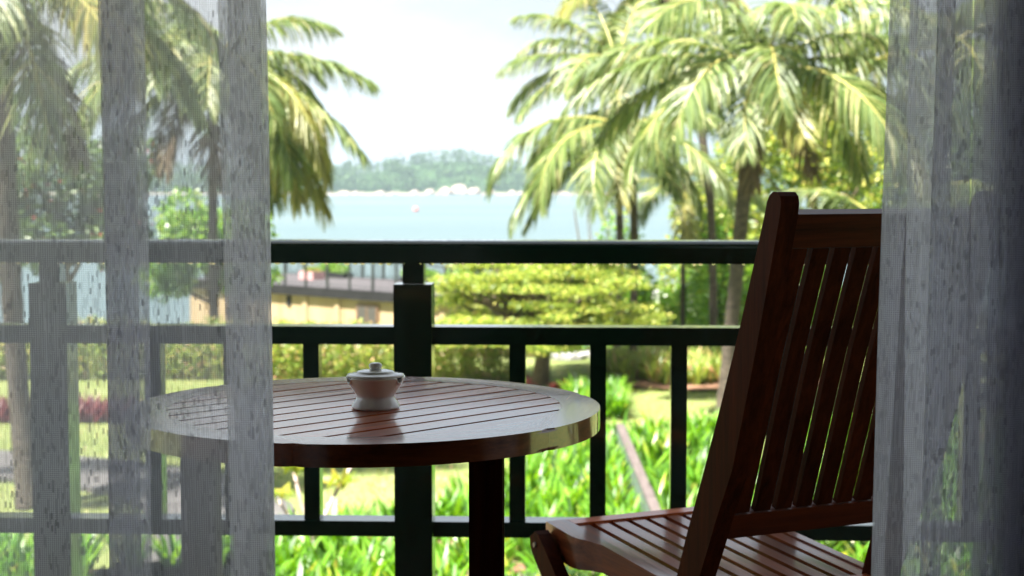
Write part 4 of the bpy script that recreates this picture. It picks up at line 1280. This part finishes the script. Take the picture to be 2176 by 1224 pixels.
# ------------------------------------------------------------------ sheer curtains
def catmull(pts_, per=10):
    P = [Vector(p) for p in pts_]
    out = []
    for i in range(len(P) - 1):
        p0 = P[max(i - 1, 0)]; p1 = P[i]; p2 = P[i + 1]; p3 = P[min(i + 2, len(P) - 1)]
        for j in range(per):
            u = j / per
            out.append(0.5 * ((2 * p1) + (-p0 + p2) * u + (2 * p0 - 5 * p1 + 4 * p2 - p3) * u * u + (-p0 + 3 * p1 - 3 * p2 + p3) * u ** 3))
    out.append(P[-1])
    return out
def curtain(name, label, low, high, ylevel, z0=3.03, z1=5.30, uoff=0.0):
    """low/high: plan of the cloth at z=3.55 and z=4.2 (the same number of points)"""
    t = empty(name, (0, ylevel, 3.0))
    tag(t, label, 'curtain', 'sheer curtains at the balcony door')
    Lo, Hi = catmull(low), catmull(high)
    arc = [0.0]
    for a, b_ in zip(Hi, Hi[1:]): arc.append(arc[-1] + (b_ - a).length)
    nz = 34
    vs, fs, uvs = [], [], []
    for j in range(nz + 1):
        z = z0 + (z1 - z0) * j / nz
        f = (z - 3.60) / (4.17 - 3.60)
        f = max(-0.35, min(1.25, f))
        for i in range(len(Lo)):
            p = Lo[i].lerp(Hi[i], f)
            wob = 0.0060 * noise.noise(Vector((arc[i] * 5, z * 1.7, uoff))) + 0.0015 * noise.noise(Vector((arc[i] * 30, z * 4, uoff)))
            vs.append((p.x + wob * 0.6, p.y + wob, z - 3.0)); uvs.append((arc[i] + uoff, z))
    nn = len(Lo)
    for j in range(nz):
        for i in range(nn - 1):
            a = j * nn + i
            fs.append((a, a + 1, a + nn + 1, a + nn))
    me = mesh_py('cloth', vs, fs, M['sheer'], True)
    ul = me.uv_layers.new(name='UVMap')
    idx = np.empty(len(me.loops), dtype=np.int32); me.loops.foreach_get('vertex_index', idx)
    ul.data.foreach_set('uv', np.array(uvs)[idx].ravel())
    link('cloth', me, t)
    vs, fs = [], []
    x0 = min(p.x for p in Hi); x1 = max(p.x for p in Hi)
    for k in range(int((x1 - x0) / 0.07) + 1):
        vv, ff = [], []
        x = x0 + 0.03 + k * 0.07
        ring = [(x, 0.0145 * math.cos(a), 2.335 + 0.0145 * math.sin(a)) for a in [i * 2 * PI / 12 for i in range(13)]]
        tube(vv, ff, ring, [0.0018] * 13, 5, False)
        link('curtain_ring', mesh_py('curtain_ring', vv, ff, M['brass'], True), t)
    return t
YC = 1.50
# left: single sheer cloth with two tight folds; the free edge hangs beside the view
hi = [(-1.15, 0.02), (-1.05, -0.03), (-0.93, 0.03), (-0.82, -0.03), (-0.70, 0.02), (-0.60, -0.01), (-0.50, 0.012), (-0.42, 0.012), (-0.370, 0.008), (-0.3535, 0.0), (-0.366, -0.007), (-0.386, -0.014), (-0.3885, -0.022),
      (-0.372, -0.028), (-0.357, -0.031), (-0.366, -0.036), (-0.384, -0.038), (-0.382, -0.044), (-0.360, -0.044), (-0.33, -0.030), (-0.29, -0.016), (-0.252, -0.012), (-0.2385, -0.004), (-0.247, 0.006), (-0.274, 0.010), (-0.284, 0.018), (-0.272, 0.026), (-0.250, 0.026), (-0.2405, 0.028), (-0.250, 0.034), (-0.276, 0.036), (-0.280, 0.042), (-0.262, 0.046), (-0.243, 0.042)]
lo = [(x + (0.004 if x > -0.4 else 0), y * 1.1) for x, y in hi]
curtain('left_curtain', 'pale grey sheer curtain with two tight folds hanging at the left of the view', lo, hi, YC, uoff=0.0)
# right: gathered cloth, folds lying one over another
hi = [(0.392, 0.012), (0.378, 0.010), (0.362, 0.002), (0.366, -0.010), (0.382, -0.016), (0.402, -0.012), (0.425, 0.0), (0.414, 0.012), (0.394, 0.018), (0.388, 0.026), (0.41, 0.030), (0.440, 0.016), (0.436, -0.008), (0.405, -0.022), (0.402, -0.030), (0.43, -0.034)]
rc = random.Random(21)
x = 0.43
while x < 1.15:
    f_ = rc.uniform(0.06, 0.11)
    b2 = f_ - rc.uniform(0.0105, 0.015)
    y_ = rc.uniform(0.018, 0.04)
    hi += [(x + f_ * 0.5, -y_ * 0.7), (x + f_, 0.0), (x + f_ - b2 * 0.3, y_ * 0.6), (x + f_ - b2 * 0.7, y_), (x + f_ - b2, y_ * 0.2), (x + f_ - b2 + 0.008, -y_)]
    x += f_ - b2
lo = []
for i, (x, y) in enumerate(hi):
    if i == 0: lo.append((0.366, 0.008))
    elif i == 1: lo.append((0.361, 0.006))
    elif i == 2: lo.append((0.352, 0.001))
    elif i == 3: lo.append((0.355, -0.008))
    elif i == 4: lo.append((0.370, -0.012))
    elif i == 5: lo.append((0.388, -0.012))
    else: lo.append((x - 0.002 + 0.006 * math.sin(i * 1.7), y))
curtain('right_curtain', 'bunched grey sheer curtain with many overlapping folds hanging at the right of the view', lo, hi, YC, uoff=5.0)
vs, fs = [], []
tube(vs, fs, [(-1.4, 0, 0), (1.4, 0, 0)], [0.0125, 0.0125], 16)
rod = empty('curtain_rod', (0, YC, 5.335))
tag(rod, 'metal curtain rod above the balcony door opening', 'curtain rod')
link('rod', mesh_py('rod', vs, fs, M['brass'], True), rod)
for xx in (-1.35, 1.35):
    box('bracket', xx - 0.01, xx + 0.01, 0.013, 0.099, -0.01, 0.01, M['brass'], rod)

# ------------------------------------------------------------------ sea air
bm = bmesh.new()
add_box(bm, -2450, 2450, -80, 2250, -5.6, 78)
hz = link('haze', bm_mesh('haze', bm, []))
k = NT('sea_haze')
pv = k.n('VolumePrincipled', ins={'Color': (0.72, 0.88, 1.0, 1), 'Density': 0.00021, 'Anisotropy': 0.2})
k.l(pv.outputs['Volume'], k.out.inputs['Volume'])
hz.data.materials.append(k.m)
tag(hz, 'pale sea haze over the bay', 'haze', kind='stuff')
